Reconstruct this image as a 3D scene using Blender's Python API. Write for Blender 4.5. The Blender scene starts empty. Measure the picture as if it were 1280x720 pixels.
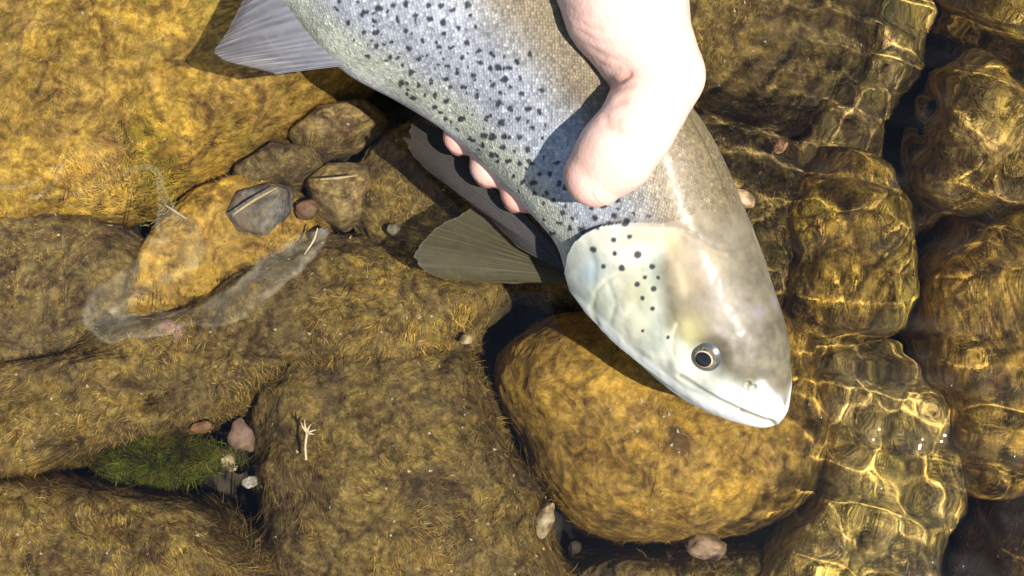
import bpy, math, random
import numpy as np
from mathutils import Vector

rng = np.random.default_rng(7)
random.seed(7)
R = math.radians
S = bpy.context.scene

# ---------------------------------------------------------------- camera, sky, sun, exposure
ZC = 0.042                      # height of the fish's long axis above the water (water is z = 0)
TILT = R(9.0)
DIST = 0.36
HFOV = 2 * math.atan(0.1422 / DIST)
cam_d = bpy.data.cameras.new('camera')
cam_d.sensor_fit = 'HORIZONTAL'
cam_d.angle = HFOV
cam_d.clip_start = 0.01
cam_d.clip_end = 200.0
cam = bpy.data.objects.new('camera', cam_d)
S.collection.objects.link(cam)
CAM = np.array([0.0, -DIST * math.sin(TILT), ZC + DIST * math.cos(TILT)])
cam.location = CAM
cam.rotation_euler = (TILT, 0, 0)
S.camera = cam

SUN_EL, SUN_AZ = 63.0, -36.0    # azimuth measured from +X (image right), negative = towards image bottom
sun_dir = np.array([math.cos(R(SUN_EL)) * math.cos(R(SUN_AZ)), math.cos(R(SUN_EL)) * math.sin(R(SUN_AZ)), math.sin(R(SUN_EL))])
W = bpy.data.worlds.new('World')
S.world = W
W.use_nodes = True
wn = W.node_tree.nodes
sky = wn.new('ShaderNodeTexSky')
sky.sky_type = 'NISHITA'
sky.sun_disc = False
sky.sun_elevation = R(SUN_EL)
sky.sun_rotation = math.atan2(sun_dir[0], sun_dir[1])
W.node_tree.links.new(sky.outputs[0], wn['Background'].inputs[0])
wn['Background'].inputs[1].default_value = 0.07
sl = bpy.data.lights.new('sun', 'SUN')
sl.energy = 5.0
sl.angle = R(0.53)
sl.color = (1.0, 0.95, 0.87)
sl.cycles.is_caustics_light = True
sun = bpy.data.objects.new('sun', sl)
S.collection.objects.link(sun)
sun.rotation_euler = Vector(sun_dir).to_track_quat('Z', 'Y').to_euler()
sun.location = (0.6, -0.1, 1.2)

S.view_settings.view_transform = 'Standard'
S.view_settings.look = 'None'
S.view_settings.gamma = 1.0
S.view_settings.use_curve_mapping = False
S.view_settings.exposure = 1.08
S.render.engine = 'CYCLES'
S.cycles.use_denoising = True
S.cycles.sample_clamp_indirect = 6.0
S.cycles.max_bounces = 8
S.cycles.transparent_max_bounces = 12

# ---------------------------------------------------------------- projection helpers (pixel of the 1280x720 frame <-> place)
FPX = 640.0 / math.tan(HFOV / 2)
c_, s_ = math.cos(TILT), math.sin(TILT)
RM = np.array([[1, 0, 0], [0, c_, -s_], [0, s_, c_]])   # camera -> world


def at(px, py, z):
    """Point at height z that is seen at a pixel; below the water the sight line bends."""
    d = RM @ np.array([(px - 640.0) / FPX, (360.0 - py) / FPX, -1.0])
    d /= np.linalg.norm(d)
    if z >= 0:
        return CAM + d * ((z - CAM[2]) / d[2])
    p = CAM + d * ((0 - CAM[2]) / d[2])
    h = d[:2] / 1.33
    d2 = np.array([h[0], h[1], -math.sqrt(1 - h @ h)])
    return p + d2 * (z / d2[2])


def proj(P):
    q = (P - CAM) @ RM
    return np.stack([640 + FPX * q[..., 0] / -q[..., 2], 360 - FPX * q[..., 1] / -q[..., 2]], -1)


# ---------------------------------------------------------------- numeric noise
def _hash(i, seed):
    h = (i[..., 0] * 374761393 + i[..., 1] * 668265263 + i[..., 2] * 2147483647 + seed * 974711) & 0xffffffff
    h = ((h ^ (h >> 13)) * 1274126177) & 0xffffffff
    h = ((h ^ (h >> 16)) * 2246822519) & 0xffffffff
    return ((h ^ (h >> 15)) & 0xffffff) / float(0xffffff)


def vnoise(p, seed=0):
    i = np.floor(p).astype(np.int64)
    f = p - i
    u = f * f * f * (f * (f * 6 - 15) + 10)
    out = np.zeros(p.shape[:-1])
    for a in (0, 1):
        for b in (0, 1):
            for c in (0, 1):
                w = (u[..., 0] if a else 1 - u[..., 0]) * (u[..., 1] if b else 1 - u[..., 1]) * (u[..., 2] if c else 1 - u[..., 2])
                out += w * _hash(i + np.array([a, b, c]), seed)
    return out * 2 - 1


def fbm(p, octv=4, seed=0, gain=0.5):
    o = np.zeros(p.shape[:-1])
    a = 1.0
    for k in range(octv):
        o += a * vnoise(p * 2.03 ** k, seed + k * 17)
        a *= gain
    return o


def sstep(a, b, x):
    t = np.clip((x - a) / (b - a), 0, 1)
    return t * t * (3 - 2 * t)


def seg_dist(P, poly):
    """distance of 2-D points to a polyline"""
    d = np.full(P.shape[:-1], 1e9)
    poly = np.asarray(poly, float)
    for a, b in zip(poly[:-1], poly[1:]):
        ab = b - a
        t = np.clip(((P - a) @ ab) / (ab @ ab), 0, 1)
        d = np.minimum(d, np.linalg.norm(P - (a + t[..., None] * ab), axis=-1))
    return d


def inside(P, poly):
    poly = np.asarray(poly, float)
    r = np.zeros(P.shape[:-1], bool)
    x, y = P[..., 0], P[..., 1]
    j = len(poly) - 1
    for i in range(len(poly)):
        xi, yi = poly[i]
        xj, yj = poly[j]
        if yi != yj:
            r ^= ((yi > y) != (yj > y)) & (x < (xj - xi) * (y - yi) / (yj - yi) + xi)
        j = i
    return r


def spline(pts, n, closed=False):
    """Catmull-Rom through points"""
    P = np.asarray(pts, float)
    m = len(P)
    t = np.linspace(0, m if closed else m - 1, n, endpoint=not closed)
    i = np.minimum(np.floor(t).astype(int), (m if closed else m - 1) - 1)
    f = (t - i)[:, None]
    if closed:
        g = lambda k: P[(i + k) % m]
    else:
        E = np.vstack([2 * P[0] - P[1], P, 2 * P[-1] - P[-2]])
        g = lambda k: E[np.clip(i + k + 1, 0, m + 1)]
    a, b, c, d = g(-1), g(0), g(1), g(2)
    return 0.5 * (2 * b + (c - a) * f + (2 * a - 5 * b + 4 * c - d) * f ** 2 + (3 * b - 3 * c + d - a) * f ** 3)


# ---------------------------------------------------------------- mesh helpers
def mesh_obj(name, V, F, mat, parent=None, smooth=True, attrs=None, uv=None):
    me = bpy.data.meshes.new(name)
    V = np.asarray(V, np.float32)
    if isinstance(F, np.ndarray):
        n, k = F.shape
        me.vertices.add(len(V))
        me.vertices.foreach_set('co', V.ravel())
        me.loops.add(n * k)
        me.loops.foreach_set('vertex_index', F.astype(np.int32).ravel())
        me.polygons.add(n)
        me.polygons.foreach_set('loop_start', (np.arange(n) * k).astype(np.int32))
        me.update(calc_edges=True)
    else:
        me.from_pydata([tuple(v) for v in V.tolist()], [], F)
        me.update()
    me.validate()
    if smooth:
        me.polygons.foreach_set('use_smooth', np.ones(len(me.polygons), bool))
    for k, a in (attrs or {}).items():
        a = np.asarray(a, np.float32)
        if a.ndim == 2:
            at_ = me.attributes.new(k, 'FLOAT_COLOR', 'POINT')
            at_.data.foreach_set('color', np.hstack([a, np.ones((len(a), 1), np.float32)]).astype(np.float32).ravel())
        else:
            at_ = me.attributes.new(k, 'FLOAT', 'POINT')
            at_.data.foreach_set('value', a)
    if uv is not None:
        L = np.zeros(len(me.loops), np.int32)
        me.loops.foreach_get('vertex_index', L)
        ul = me.uv_layers.new(name='UVMap')
        ul.data.foreach_set('uv', np.asarray(uv, np.float32)[L].ravel())
    me.materials.append(mat)
    o = bpy.data.objects.new(name, me)
    S.collection.objects.link(o)
    if parent is not None:
        o.parent = parent
    o.cycles.is_caustics_receiver = True
    return o


def empty(name, loc):
    o = bpy.data.objects.new(name, None)
    o.empty_display_size = 0.02
    o.location = loc
    S.collection.objects.link(o)
    return o


def child(o, parent):
    """parent keeping the mesh's world coordinates (parent is an unrotated Empty or object)"""
    o.parent = parent
    o.matrix_parent_inverse = parent_world(parent)
    return o


def parent_world(p):
    from mathutils import Matrix
    return Matrix.Translation(-p.location) if p.parent is None else Matrix.Identity(4)


def tag(o, label=None, cat=None, group=None, kind=None):
    if label:
        o['label'] = label
    if cat:
        o['category'] = cat
    if group:
        o['group'] = group
    if kind:
        o['kind'] = kind
    return o


def grid_faces(nu, nv, wrap_v=False):
    i = np.arange(nu - 1)[:, None]
    j = np.arange(nv if wrap_v else nv - 1)[None, :]
    j2 = (j + 1) % nv
    f = np.stack([i * nv + j + 0 * j2, (i + 1) * nv + j, (i + 1) * nv + j2, i * nv + j2], -1)
    return f.reshape(-1, 4)


# ---------------------------------------------------------------- material helpers
def new_mat(name):
    m = bpy.data.materials.new(name)
    m.use_nodes = True
    nt = m.node_tree
    return m, nt, nt.nodes, nt.links, nt.nodes['Principled BSDF'], nt.nodes['Material Output']


def N(nt, t, **kw):
    n = nt.nodes.new('ShaderNode' + t)
    for k, v in kw.items():
        if k in n.inputs:
            n.inputs[k].default_value = v
        else:
            setattr(n, k, v)
    return n


def ramp(nt, fac, stops):
    r = nt.nodes.new('ShaderNodeValToRGB')
    e = r.color_ramp.elements
    while len(e) > 1:
        e.remove(e[-1])
    e[0].position = stops[0][0]
    e[0].color = (*stops[0][1], 1)
    for p, c in stops[1:]:
        x = e.new(p)
        x.color = (*c, 1)
    nt.links.new(fac, r.inputs[0])
    return r.outputs[0]


def mixc(nt, fac, a, b, mode='MIX'):
    m = nt.nodes.new('ShaderNodeMix')
    m.data_type = 'RGBA'
    m.blend_type = mode
    for sock, v in ((m.inputs[0], fac), (m.inputs[6], a), (m.inputs[7], b)):
        if hasattr(v, 'links') or hasattr(v, 'is_linked'):
            nt.links.new(v, sock)
        elif isinstance(v, (int, float)):
            sock.default_value = v
        else:
            sock.default_value = (*v, 1)
    return m.outputs[2]


def noise(nt, vec, scale, detail=6, rough=0.6, dist=0.0):
    n = N(nt, 'TexNoise')
    n.inputs['Scale'].default_value = scale
    n.inputs['Detail'].default_value = detail
    n.inputs['Roughness'].default_value = rough
    n.inputs['Distortion'].default_value = dist
    nt.links.new(vec, n.inputs['Vector'])
    return n


def mottle(nt, c, pos):
    # patches of dark purplish and of golden growth, shared by a stone and the algae on it
    n = noise(nt, pos, 105, 6, 0.66, 1.2)
    c = mixc(nt, 1.0, c, ramp(nt, n.outputs[0], [(0.34, (0.34, 0.29, 0.36)), (0.44, (0.72, 0.66, 0.66)), (0.52, (1.0, 1.0, 1.0)), (0.64, (1.38, 1.30, 0.95)), (0.74, (1.1, 1.1, 0.9))]), 'MULTIPLY')
    n = noise(nt, pos, 22, 3, 0.5, 0.6)
    return mixc(nt, 1.0, c, ramp(nt, n.outputs[0], [(0.38, (0.82, 0.80, 0.85)), (0.62, (1.18, 1.15, 0.95))]), 'MULTIPLY')


def stone_mat(name, dark, mid, light, accent, scale=70.0, bump=0.6, rough=0.8, accent_amt=0.5, under=1.25):
    """algae-filmed stone: blotches at three scales, pits and grain"""
    m, nt, ns, ln, b, out = new_mat(name)
    pos = N(nt, 'NewGeometry').outputs['Position']
    n1 = noise(nt, pos, scale, 8, 0.68, 0.6)
    n2 = noise(nt, pos, scale * 5.5, 6, 0.7, 0.4)
    n3 = noise(nt, pos, scale * 0.45, 3, 0.55, 0.8)
    c = ramp(nt, n1.outputs[0], [(0.34, dark), (0.47, mid), (0.58, light), (0.70, mid)])
    c2 = ramp(nt, n2.outputs[0], [(0.36, tuple(x * 0.3 for x in dark)), (0.49, mid), (0.63, tuple(min(1, x * 1.6) for x in light))])
    c = mixc(nt, 0.5, c, c2)
    af = ramp(nt, n3.outputs[0], [(0.50, (0, 0, 0)), (0.66, (1, 1, 1))])
    mul = N(nt, 'Math', operation='MULTIPLY')
    ln.new(af, mul.inputs[0])
    mul.inputs[1].default_value = accent_amt
    c = mixc(nt, mul.outputs[0], c, accent)
    c = mottle(nt, mixc(nt, 1.0, c, (under * 1.03, under * 1.03, under * 0.97), 'MULTIPLY'), pos)
    ln.new(c, b.inputs['Base Color'])
    b.inputs['Roughness'].default_value = rough
    b.inputs['Specular IOR Level'].default_value = 0.25
    bm = N(nt, 'Bump')
    bm.inputs['Strength'].default_value = bump
    bm.inputs['Distance'].default_value = 0.0022
    add = N(nt, 'Math', operation='ADD')
    ln.new(n2.outputs[0], add.inputs[0])
    ln.new(n1.outputs[0], add.inputs[1])
    ln.new(add.outputs[0], bm.inputs['Height'])
    ln.new(bm.outputs[0], b.inputs['Normal'])
    return m


def fuzz_mat(name, stops, patch, gain=(2.02, 1.86, 1.45)):
    m, nt, ns, ln, b, out = new_mat(name)
    g = N(nt, 'NewGeometry')
    c = ramp(nt, g.outputs['Random Per Island'], [(0, tuple(x * 0.7 for x in stops[0][1])), (0.45, stops[1][1]), (0.85, stops[2][1]), (1, tuple(min(1, x * 1.2) for x in stops[2][1]))])
    n1 = noise(nt, g.outputs['Position'], 75, 6, 0.65, 0.8)
    f = ramp(nt, n1.outputs[0], [(0.44, (0, 0, 0)), (0.60, (1, 1, 1))])
    mm = N(nt, 'Math', operation='MULTIPLY')
    ln.new(f, mm.inputs[0])
    mm.inputs[1].default_value = 0.75
    c = mixc(nt, mm.outputs[0], c, patch)
    c = mottle(nt, mixc(nt, 1.0, c, gain, 'MULTIPLY'), g.outputs['Position'])
    ln.new(c, b.inputs['Base Color'])
    b.inputs['Roughness'].default_value = 0.7
    b.inputs['Specular IOR Level'].default_value = 0.15
    tr = N(nt, 'BsdfTranslucent')
    ln.new(c, tr.inputs['Color'])
    mx = N(nt, 'MixShader')
    mx.inputs[0].default_value = 0.35
    ln.new(b.outputs[0], mx.inputs[1])
    ln.new(tr.outputs[0], mx.inputs[2])
    ln.new(mx.outputs[0], out.inputs['Surface'])
    return m


def plain_mat(name, col, rough=0.6, var=0.25, scale=300.0, spec=0.4, bump=0.2, grown=False):
    m, nt, ns, ln, b, out = new_mat(name)
    pos = N(nt, 'NewGeometry').outputs['Position']
    n1 = noise(nt, pos, scale, 5, 0.65, 0.3)
    c = ramp(nt, n1.outputs[0], [(0.3, tuple(x * (1 - var) for x in col)), (0.7, tuple(min(1, x * (1 + var)) for x in col))])
    if grown:
        c = mixc(nt, ramp(nt, noise(nt, pos, 190, 5, 0.6).outputs[0], [(0.45, (0, 0, 0)), (0.62, (0.85, 0.85, 0.85))]), c, (0.10, 0.065, 0.025))
    ln.new(c, b.inputs['Base Color'])
    b.inputs['Roughness'].default_value = rough
    b.inputs['Specular IOR Level'].default_value = spec
    if bump:
        bm = N(nt, 'Bump')
        bm.inputs['Strength'].default_value = bump
        bm.inputs['Distance'].default_value = 0.001
        ln.new(n1.outputs[0], bm.inputs['Height'])
        ln.new(bm.outputs[0], b.inputs['Normal'])
    return m


# ---------------------------------------------------------------- stream bed (structure)
def axis(lo, hi, step, far):
    core = np.arange(lo, hi + step / 2, step)
    ext = [step]
    while sum(ext) < far:
        ext.append(ext[-1] * 1.35)
    e = np.cumsum(ext)
    return np.concatenate([(lo - e)[::-1], core, hi + e])


bed_mat = stone_mat('bed_silt', (0.004, 0.003, 0.003), (0.012, 0.008, 0.005), (0.03, 0.02, 0.008), (0.014, 0.010, 0.006), 90, 1.0, 0.9, 0.4, 0.8)
gx, gy = axis(-0.34, 0.34, 0.004, 40), axis(-0.24, 0.30, 0.004, 40)
GX, GY = np.meshgrid(gx, gy, indexing='ij')
P = np.stack([GX, GY, 0 * GX], -1)
core = np.exp(-(np.maximum(np.hypot(GX, GY) - 0.45, 0)) * 2)
bz = -0.085 + 0.010 * fbm(P * 28, 4, 3) * core + 0.004 * fbm(P * 120, 3, 5) * core
bed = mesh_obj('stream_bed', np.stack([GX, GY, bz], -1).reshape(-1, 3), grid_faces(len(gx), len(gy)), bed_mat)
tag(bed, kind='structure')

# ---------------------------------------------------------------- water surface (structure)
wm, nt, ns, ln, b, out = new_mat('clear_water')
ns.remove(b)
gl = N(nt, 'BsdfGlass', IOR=1.33, Roughness=0.0)
gl.inputs['Color'].default_value = (0.97, 0.975, 0.955, 1)
ln.new(gl.outputs[0], out.inputs['Surface'])
wx = axis(-0.30, 0.30, 0.0016, 40)
wx = np.concatenate([wx[wx < -0.18], np.arange(-0.18, 0.05, 0.0011), np.arange(0.05, 0.20, 0.0007), wx[wx > 0.2005]])      # finer where the water ripples
wy = axis(-0.20, 0.26, 0.0016, 40)
wy = np.concatenate([wy[wy < -0.14], np.arange(-0.14, 0.16, 0.0007), wy[wy > 0.1605]])
GX, GY = np.meshgrid(wx, wy, indexing='ij')
P = np.stack([GX, GY, 0 * GX], -1)


def wave(kx, ky, lam, amp, warp, seed):
    k = 2 * math.pi / lam
    n = math.hypot(kx, ky)
    ph = k * (GX * kx / n + GY * ky / n) + warp * fbm(P * 22, 2, seed)
    sn = np.sin(ph)
    return amp * (sn + 0.25 * np.cos(2 * ph)) * (0.55 + 0.45 * vnoise(P * 35, seed + 5))


def ring(cx, cy, lam, amp, r0, r1):
    r = np.hypot(GX - cx, GY - cy)
    return amp * np.sin(2 * math.pi * r / lam) * sstep(0, 0.01, r) * np.exp(-((r - r0) / r1) ** 2)


rough_m = sstep(0.066, 0.125, GX + 0.10 * np.minimum(GY + 0.05, 0) * -1 + 0.018 * fbm(P * 30, 2, 91))
fade = np.exp(-np.maximum(np.hypot(GX, GY) - 0.5, 0) * 3)
wz = wave(0.15, 1, 0.020, 0.00052, 2.0, 11) + wave(1, 0.25, 0.026, 0.00042, 2.2, 23) + wave(0.8, -0.7, 0.0165, 0.00020, 2.4, 37) + wave(0.3, 1, 0.0115, 0.00013, 1.8, 41) + wave(1, 0.3, 0.0085, 0.00004, 1.6, 53)
r1 = at(1215, 170, 0)
r2 = at(1090, 560, 0)
wz = wz * rough_m * 1.4
wz += rough_m * (ring(r1[0], r1[1], 0.014, 0.00032, 0.012, 0.02) + ring(r2[0], r2[1], 0.018, 0.00030, 0.015, 0.03))
calm = 0.00026 * fbm(P * 34, 2, 71) + 0.00007 * vnoise(P * 85, 73) + 0.000025 * vnoise(P * 150, 75)
wz = (wz + calm) * fade
water = mesh_obj('water', np.stack([GX, GY, wz], -1).reshape(-1, 3), grid_faces(len(wx), len(wy)), wm)
water.cycles.is_caustics_receiver = False
water.cycles.is_caustics_caster = True
tag(water, kind='structure')

# ---------------------------------------------------------------- stones
OCH = dict(
    gold=stone_mat('algae_gold', (0.095, 0.055, 0.012), (0.235, 0.148, 0.026), (0.35, 0.23, 0.06), (0.17, 0.15, 0.03), 55, 0.7, 0.8, 0.55),
    amber=stone_mat('algae_amber', (0.13, 0.075, 0.015), (0.225, 0.138, 0.024), (0.31, 0.195, 0.05), (0.24, 0.165, 0.06), 60, 0.45, 0.8, 0.4),
    brown=stone_mat('algae_brown', (0.042, 0.028, 0.012), (0.125, 0.088, 0.028), (0.20, 0.145, 0.055), (0.085, 0.060, 0.035), 75, 0.9, 0.85, 0.6),
    grey=stone_mat('silt_grey', (0.045, 0.032, 0.018), (0.115, 0.082, 0.038), (0.185, 0.140, 0.065), (0.080, 0.058, 0.045), 70, 0.9, 0.85, 0.6),
    dark=stone_mat('algae_dark', (0.018, 0.011, 0.006), (0.060, 0.036, 0.012), (0.115, 0.072, 0.025), (0.040, 0.026, 0.015), 80, 0.9, 0.85, 0.5),
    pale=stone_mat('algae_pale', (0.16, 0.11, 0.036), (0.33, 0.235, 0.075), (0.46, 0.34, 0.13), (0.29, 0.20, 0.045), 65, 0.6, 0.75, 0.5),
    slate=stone_mat('slate_blue', (0.075, 0.072, 0.070), (0.115, 0.115, 0.118), (0.155, 0.155, 0.155), (0.15, 0.11, 0.06), 60, 0.5, 0.8, 0.7),
    tan=stone_mat('tan_stone', (0.08, 0.055, 0.025), (0.17, 0.120, 0.055), (0.25, 0.185, 0.095), (0.12, 0.09, 0.04), 80, 0.5, 0.8, 0.4),
)
FZ = dict(
    gold=fuzz_mat('fuzz_gold', [(0, (0.11, 0.068, 0.014)), (0.5, (0.225, 0.152, 0.032)), (1, (0.35, 0.25, 0.085))], (0.18, 0.135, 0.025)),
    amber=fuzz_mat('fuzz_amber', [(0, (0.13, 0.078, 0.016)), (0.5, (0.25, 0.158, 0.032)), (1, (0.37, 0.245, 0.075))], (0.24, 0.15, 0.026)),
    brown=fuzz_mat('fuzz_brown', [(0, (0.055, 0.038, 0.014)), (0.5, (0.158, 0.112, 0.032)), (1, (0.28, 0.212, 0.095))], (0.105, 0.078, 0.042)),
    grey=fuzz_mat('fuzz_grey', [(0, (0.05, 0.036, 0.018)), (0.5, (0.13, 0.095, 0.042)), (1, (0.24, 0.185, 0.09))], (0.10, 0.074, 0.045)),
    dark=fuzz_mat('fuzz_dark', [(0, (0.02, 0.012, 0.006)), (0.5, (0.07, 0.042, 0.014)), (1, (0.16, 0.10, 0.035))], (0.045, 0.028, 0.014)),
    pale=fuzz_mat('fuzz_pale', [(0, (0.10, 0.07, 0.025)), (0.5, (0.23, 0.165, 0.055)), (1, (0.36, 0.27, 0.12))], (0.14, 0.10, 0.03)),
    beige=fuzz_mat('fuzz_beige', [(0, (0.16, 0.12, 0.06)), (0.5, (0.28, 0.22, 0.11)), (1, (0.42, 0.34, 0.19))], (0.25, 0.19, 0.08)),
    green=fuzz_mat('fuzz_green', [(0, (0.020, 0.030, 0.006)), (0.5, (0.060, 0.085, 0.012)), (1, (0.13, 0.16, 0.025))], (0.080, 0.066, 0.016), (1.3, 1.2, 0.95)),
)


def strands(name, base, nrm, length, width, mat, parent, flow=(0.25, -0.9), lift=0.55, seed=1, curl=0.8):
    """thin tapered ribbons rooted at base points: fine filamentous algae, too many to count"""
    n = len(base)
    r = np.random.default_rng(seed)
    fl = np.array([flow[0], flow[1], 0.0])
    sw = np.stack([fbm(base * 45 + 7.3, 2, seed), fbm(base * 45 + 31.7, 2, seed + 3), np.zeros(n)], -1)
    d = fl * 0.7 + sw * 1.5 + r.normal(0, 0.45, (n, 3)) * np.array([1, 1, 0.4])
    d -= nrm * (d * nrm).sum(1, keepdims=True)
    d /= np.linalg.norm(d, axis=1, keepdims=True) + 1e-9
    lf = (lift * r.uniform(0.4, 1.3, n))[:, None]
    L = (np.asarray(length) * r.uniform(0.45, 1.35, n))[:, None]
    side = np.cross(d, nrm)
    bend = r.normal(0, curl, n)[:, None]
    w = (width * r.uniform(0.6, 1.3, n))[:, None]
    T = [0, 0.35, 0.7, 1.0]
    pts = []
    for t in T:
        c = base - nrm * 0.0006 + L * (d * t + nrm * lf * (t - 0.45 * t * t) + side * bend * 0.35 * t * t)
        ww = w * (1 - t) ** 0.5
        pts.append((c, ww))
    V = np.empty((n, 7, 3))
    for k in range(3):
        V[:, 2 * k] = pts[k][0] - side * pts[k][1] / 2
        V[:, 2 * k + 1] = pts[k][0] + side * pts[k][1] / 2
    V[:, 6] = pts[3][0]
    tri = np.array([[0, 1, 3], [0, 3, 2], [2, 3, 5], [2, 5, 4], [4, 5, 6]])
    F = (np.arange(n)[:, None, None] * 7 + tri[None]).reshape(-1, 3)
    o = mesh_obj(name, V.reshape(-1, 3), F, mat, None)
    if parent is not None:
        child(o, parent)
    tag(o, kind='stuff')
    return o


FLAKE = []


def stone(name, label, cat, outline, z_eq, z_top, kind, fuzz=None, dens=45, flen=0.0055, fwid=0.00038, p=3.2, amp=0.0035,
          freq=55, group=None, seed=0, na=150, nr=52, tilt=(0, 0), flow=(0.25, -0.9), lift=0.55, mat=None, grow=1.035, sharp=False):
    ol = np.array([at(x, y, z_eq)[:2] for x, y in outline])
    if sharp:
        k_ = np.linspace(0, len(ol), 260, endpoint=False)
        i_ = k_.astype(int)
        f_ = (k_ - i_)[:, None]
        ol = ol[i_] * (1 - f_) + ol[(i_ + 1) % len(ol)] * f_
    else:
        ol = spline(ol, 260, True)
    ol = ol.mean(0) + (ol - ol.mean(0)) * grow
    c = ol.mean(0)
    ang = np.arctan2(ol[:, 1] - c[1], ol[:, 0] - c[0])
    rad = np.linalg.norm(ol - c, axis=1)
    o_ = np.argsort(ang)
    A = np.linspace(-math.pi, math.pi, na, endpoint=False)
    rr = np.interp(A, np.concatenate([ang[o_] - 2 * math.pi, ang[o_], ang[o_] + 2 * math.pi]), np.tile(rad[o_], 3))
    rr = (rr + np.roll(rr, 1) + np.roll(rr, -1)) / 3
    H = z_top - z_eq
    t = np.linspace(0, 1, nr)
    rho = np.sin(t * math.pi / 2) ** 0.9
    hz = (1 - rho ** p) ** (1 / 2.0)
    tb = np.linspace(0, 1, 10)[1:]
    rho = np.concatenate([rho[1:], 1 - 0.55 * tb ** 2])
    hz = np.concatenate([hz[1:], -1.15 * tb])
    X = c[0] + rho[:, None] * rr[None] * np.cos(A)[None]
    Y = c[1] + rho[:, None] * rr[None] * np.sin(A)[None]
    Z = z_eq + hz[:, None] * H + tilt[0] * (X - c[0]) + tilt[1] * (Y - c[1])
    V = np.stack([X, Y, Z], -1)
    V = np.concatenate([np.array([[[c[0], c[1], z_eq + H]]]).repeat(na, 1), V], 0)
    up = np.concatenate([[1.0], hz])[:, None]
    D = np.stack([(V[..., 0] - c[0]) * 6, (V[..., 1] - c[1]) * 6, np.clip(up, -1, 1) * np.ones(na) * 0.8], -1)
    D /= np.linalg.norm(D, axis=-1, keepdims=True) + 1e-9
    n1 = fbm(V * freq, 4, 100 + seed, 0.55)
    n2 = 1 - np.abs(fbm(V * freq * 2.2, 3, 300 + seed, 0.5)) * 1.6
    V = V + D * (amp * 0.6 * n1 + amp * 0.15 * n2 + amp * 0.16 * fbm(V * freq * 7, 2, 500 + seed))[..., None]
    V[0] = V[0].mean(0)
    nrw = V.shape[0]
    o = mesh_obj(name, V.reshape(-1, 3), grid_faces(nrw, na, True)[:, ::-1].copy(), mat or OCH[kind])
    tag(o, label, cat, group)
    top = V[:nr]
    if fuzz:
        q = top
        e1 = q[1:, :] - q[:-1, :]
        e2 = np.roll(q, -1, 1) - q
        nn = np.cross(e1, e2[:-1])
        ar = np.linalg.norm(nn, axis=-1)
        w = ar.ravel() / ar.sum()
        n = int(ar.sum() * 1e4 * dens * 1.35)
        r = np.random.default_rng(900 + seed)
        idx = r.choice(len(w), n, p=w)
        iu, iv = np.unravel_index(idx, ar.shape)
        fu, fv = r.random((n, 1)), r.random((n, 1))
        base = q[iu, iv] + e1[iu, iv] * fu + e2[iu, iv] * fv
        nv = nn[iu, iv] / (ar[iu, iv][:, None] + 1e-12)
        nv *= np.sign(nv[:, 2:3] + 1e-6)
        nz = fbm(base * 38, 3, 700 + seed)
        keep = (nv[:, 2] > 0.05) & (nz > -0.95 + 0.6 * r.random(n))
        base, nv, nz = base[keep], nv[keep], nz[keep]
        strands('algae', base, nv, 0.75 * flen * np.clip(1 + 0.5 * nz, 0.4, 1.5) * (1 + 0.8 * np.clip(1 - nv[:, 2], 0, 0.8)), fwid * 0.95, FZ[fuzz], o, flow, lift * 0.8, 40 + seed)
        m_ = r.random(len(base)) < 0.0035
        FLAKE.append((base[m_], nv[m_]))
    return o


g_st = 'algae covered stones on the stream bed'
boulder = stone('stone', 'golden ochre boulder with green streaks filling the top left corner', 'stone',
      [(-90, -90), (300, -90), (480, -90), (485, 20), (470, 100), (400, 150), (308, 205), (230, 250), (120, 280), (-90, 295)],
      -0.060, -0.018, 'gold', 'gold', 72, 0.0036, 0.00032, 2.6, 0.003, 38, g_st, 1, 200, 70, lift=0.3)
stone('stone', 'flat purplish grey stone at the left edge below the golden boulder', 'stone',
      [(-90, 275), (60, 265), (150, 285), (205, 325), (195, 390), (130, 425), (95, 462), (0, 490), (-90, 490)],
      -0.060, -0.034, 'grey', 'brown', 130, 0.0032, 0.00032, 7, 0.004, 60, g_st, 2)
stone('stone', 'broad flat brown stone left of centre with shaggy algae', 'stone',
      [(80, 452), (140, 410), (230, 396), (330, 338), (430, 305), (520, 322), (615, 350), (650, 372), (592, 420), (586, 462), (480, 462), (400, 452),
       (335, 492), (300, 520), (210, 558), (100, 580), (20, 622), (-80, 630), (-80, 485)],
      -0.066, -0.028, 'brown', 'brown', 132, 0.0040, 0.00034, 7, 0.004, 60, g_st, 3, 220, 64)
stone('stone', 'wide brown stone at bottom centre left under the pale dry twig', 'stone',
      [(335, 495), (400, 436), (500, 420), (580, 450), (612, 512), (640, 570), (672, 620), (680, 660), (690, 770), (420, 790), (352, 740), (338, 640), (328, 560)],
      -0.062, -0.023, 'brown', 'brown', 168, 0.0046, 0.00034, 4, 0.0045, 55, g_st, 4, 200, 64)
stone('stone', 'shaggy brown stone in the bottom left corner below the green weed', 'stone',
      [(-80, 622), (40, 596), (150, 604), (260, 626), (305, 655), (348, 705), (355, 800), (-80, 800)],
      -0.060, -0.020, 'brown', 'brown', 168, 0.0048, 0.00034, 7, 0.004, 55, g_st, 5)
stone('stone', 'large rounded amber stone directly beneath the head of the trout', 'stone',
      [(640, 442), (690, 405), (760, 395), (860, 380), (955, 388), (1008, 440), (1028, 520), (1015, 600), (978, 640), (900, 664), (790, 672), (722, 650), (682, 600),
       (655, 540), (628, 492)],
      -0.060, -0.013, 'amber', 'amber', 120, 0.0027, 0.00029, 2.7, 0.0022, 45, g_st, 6, 220, 76, lift=0.4)
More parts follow.
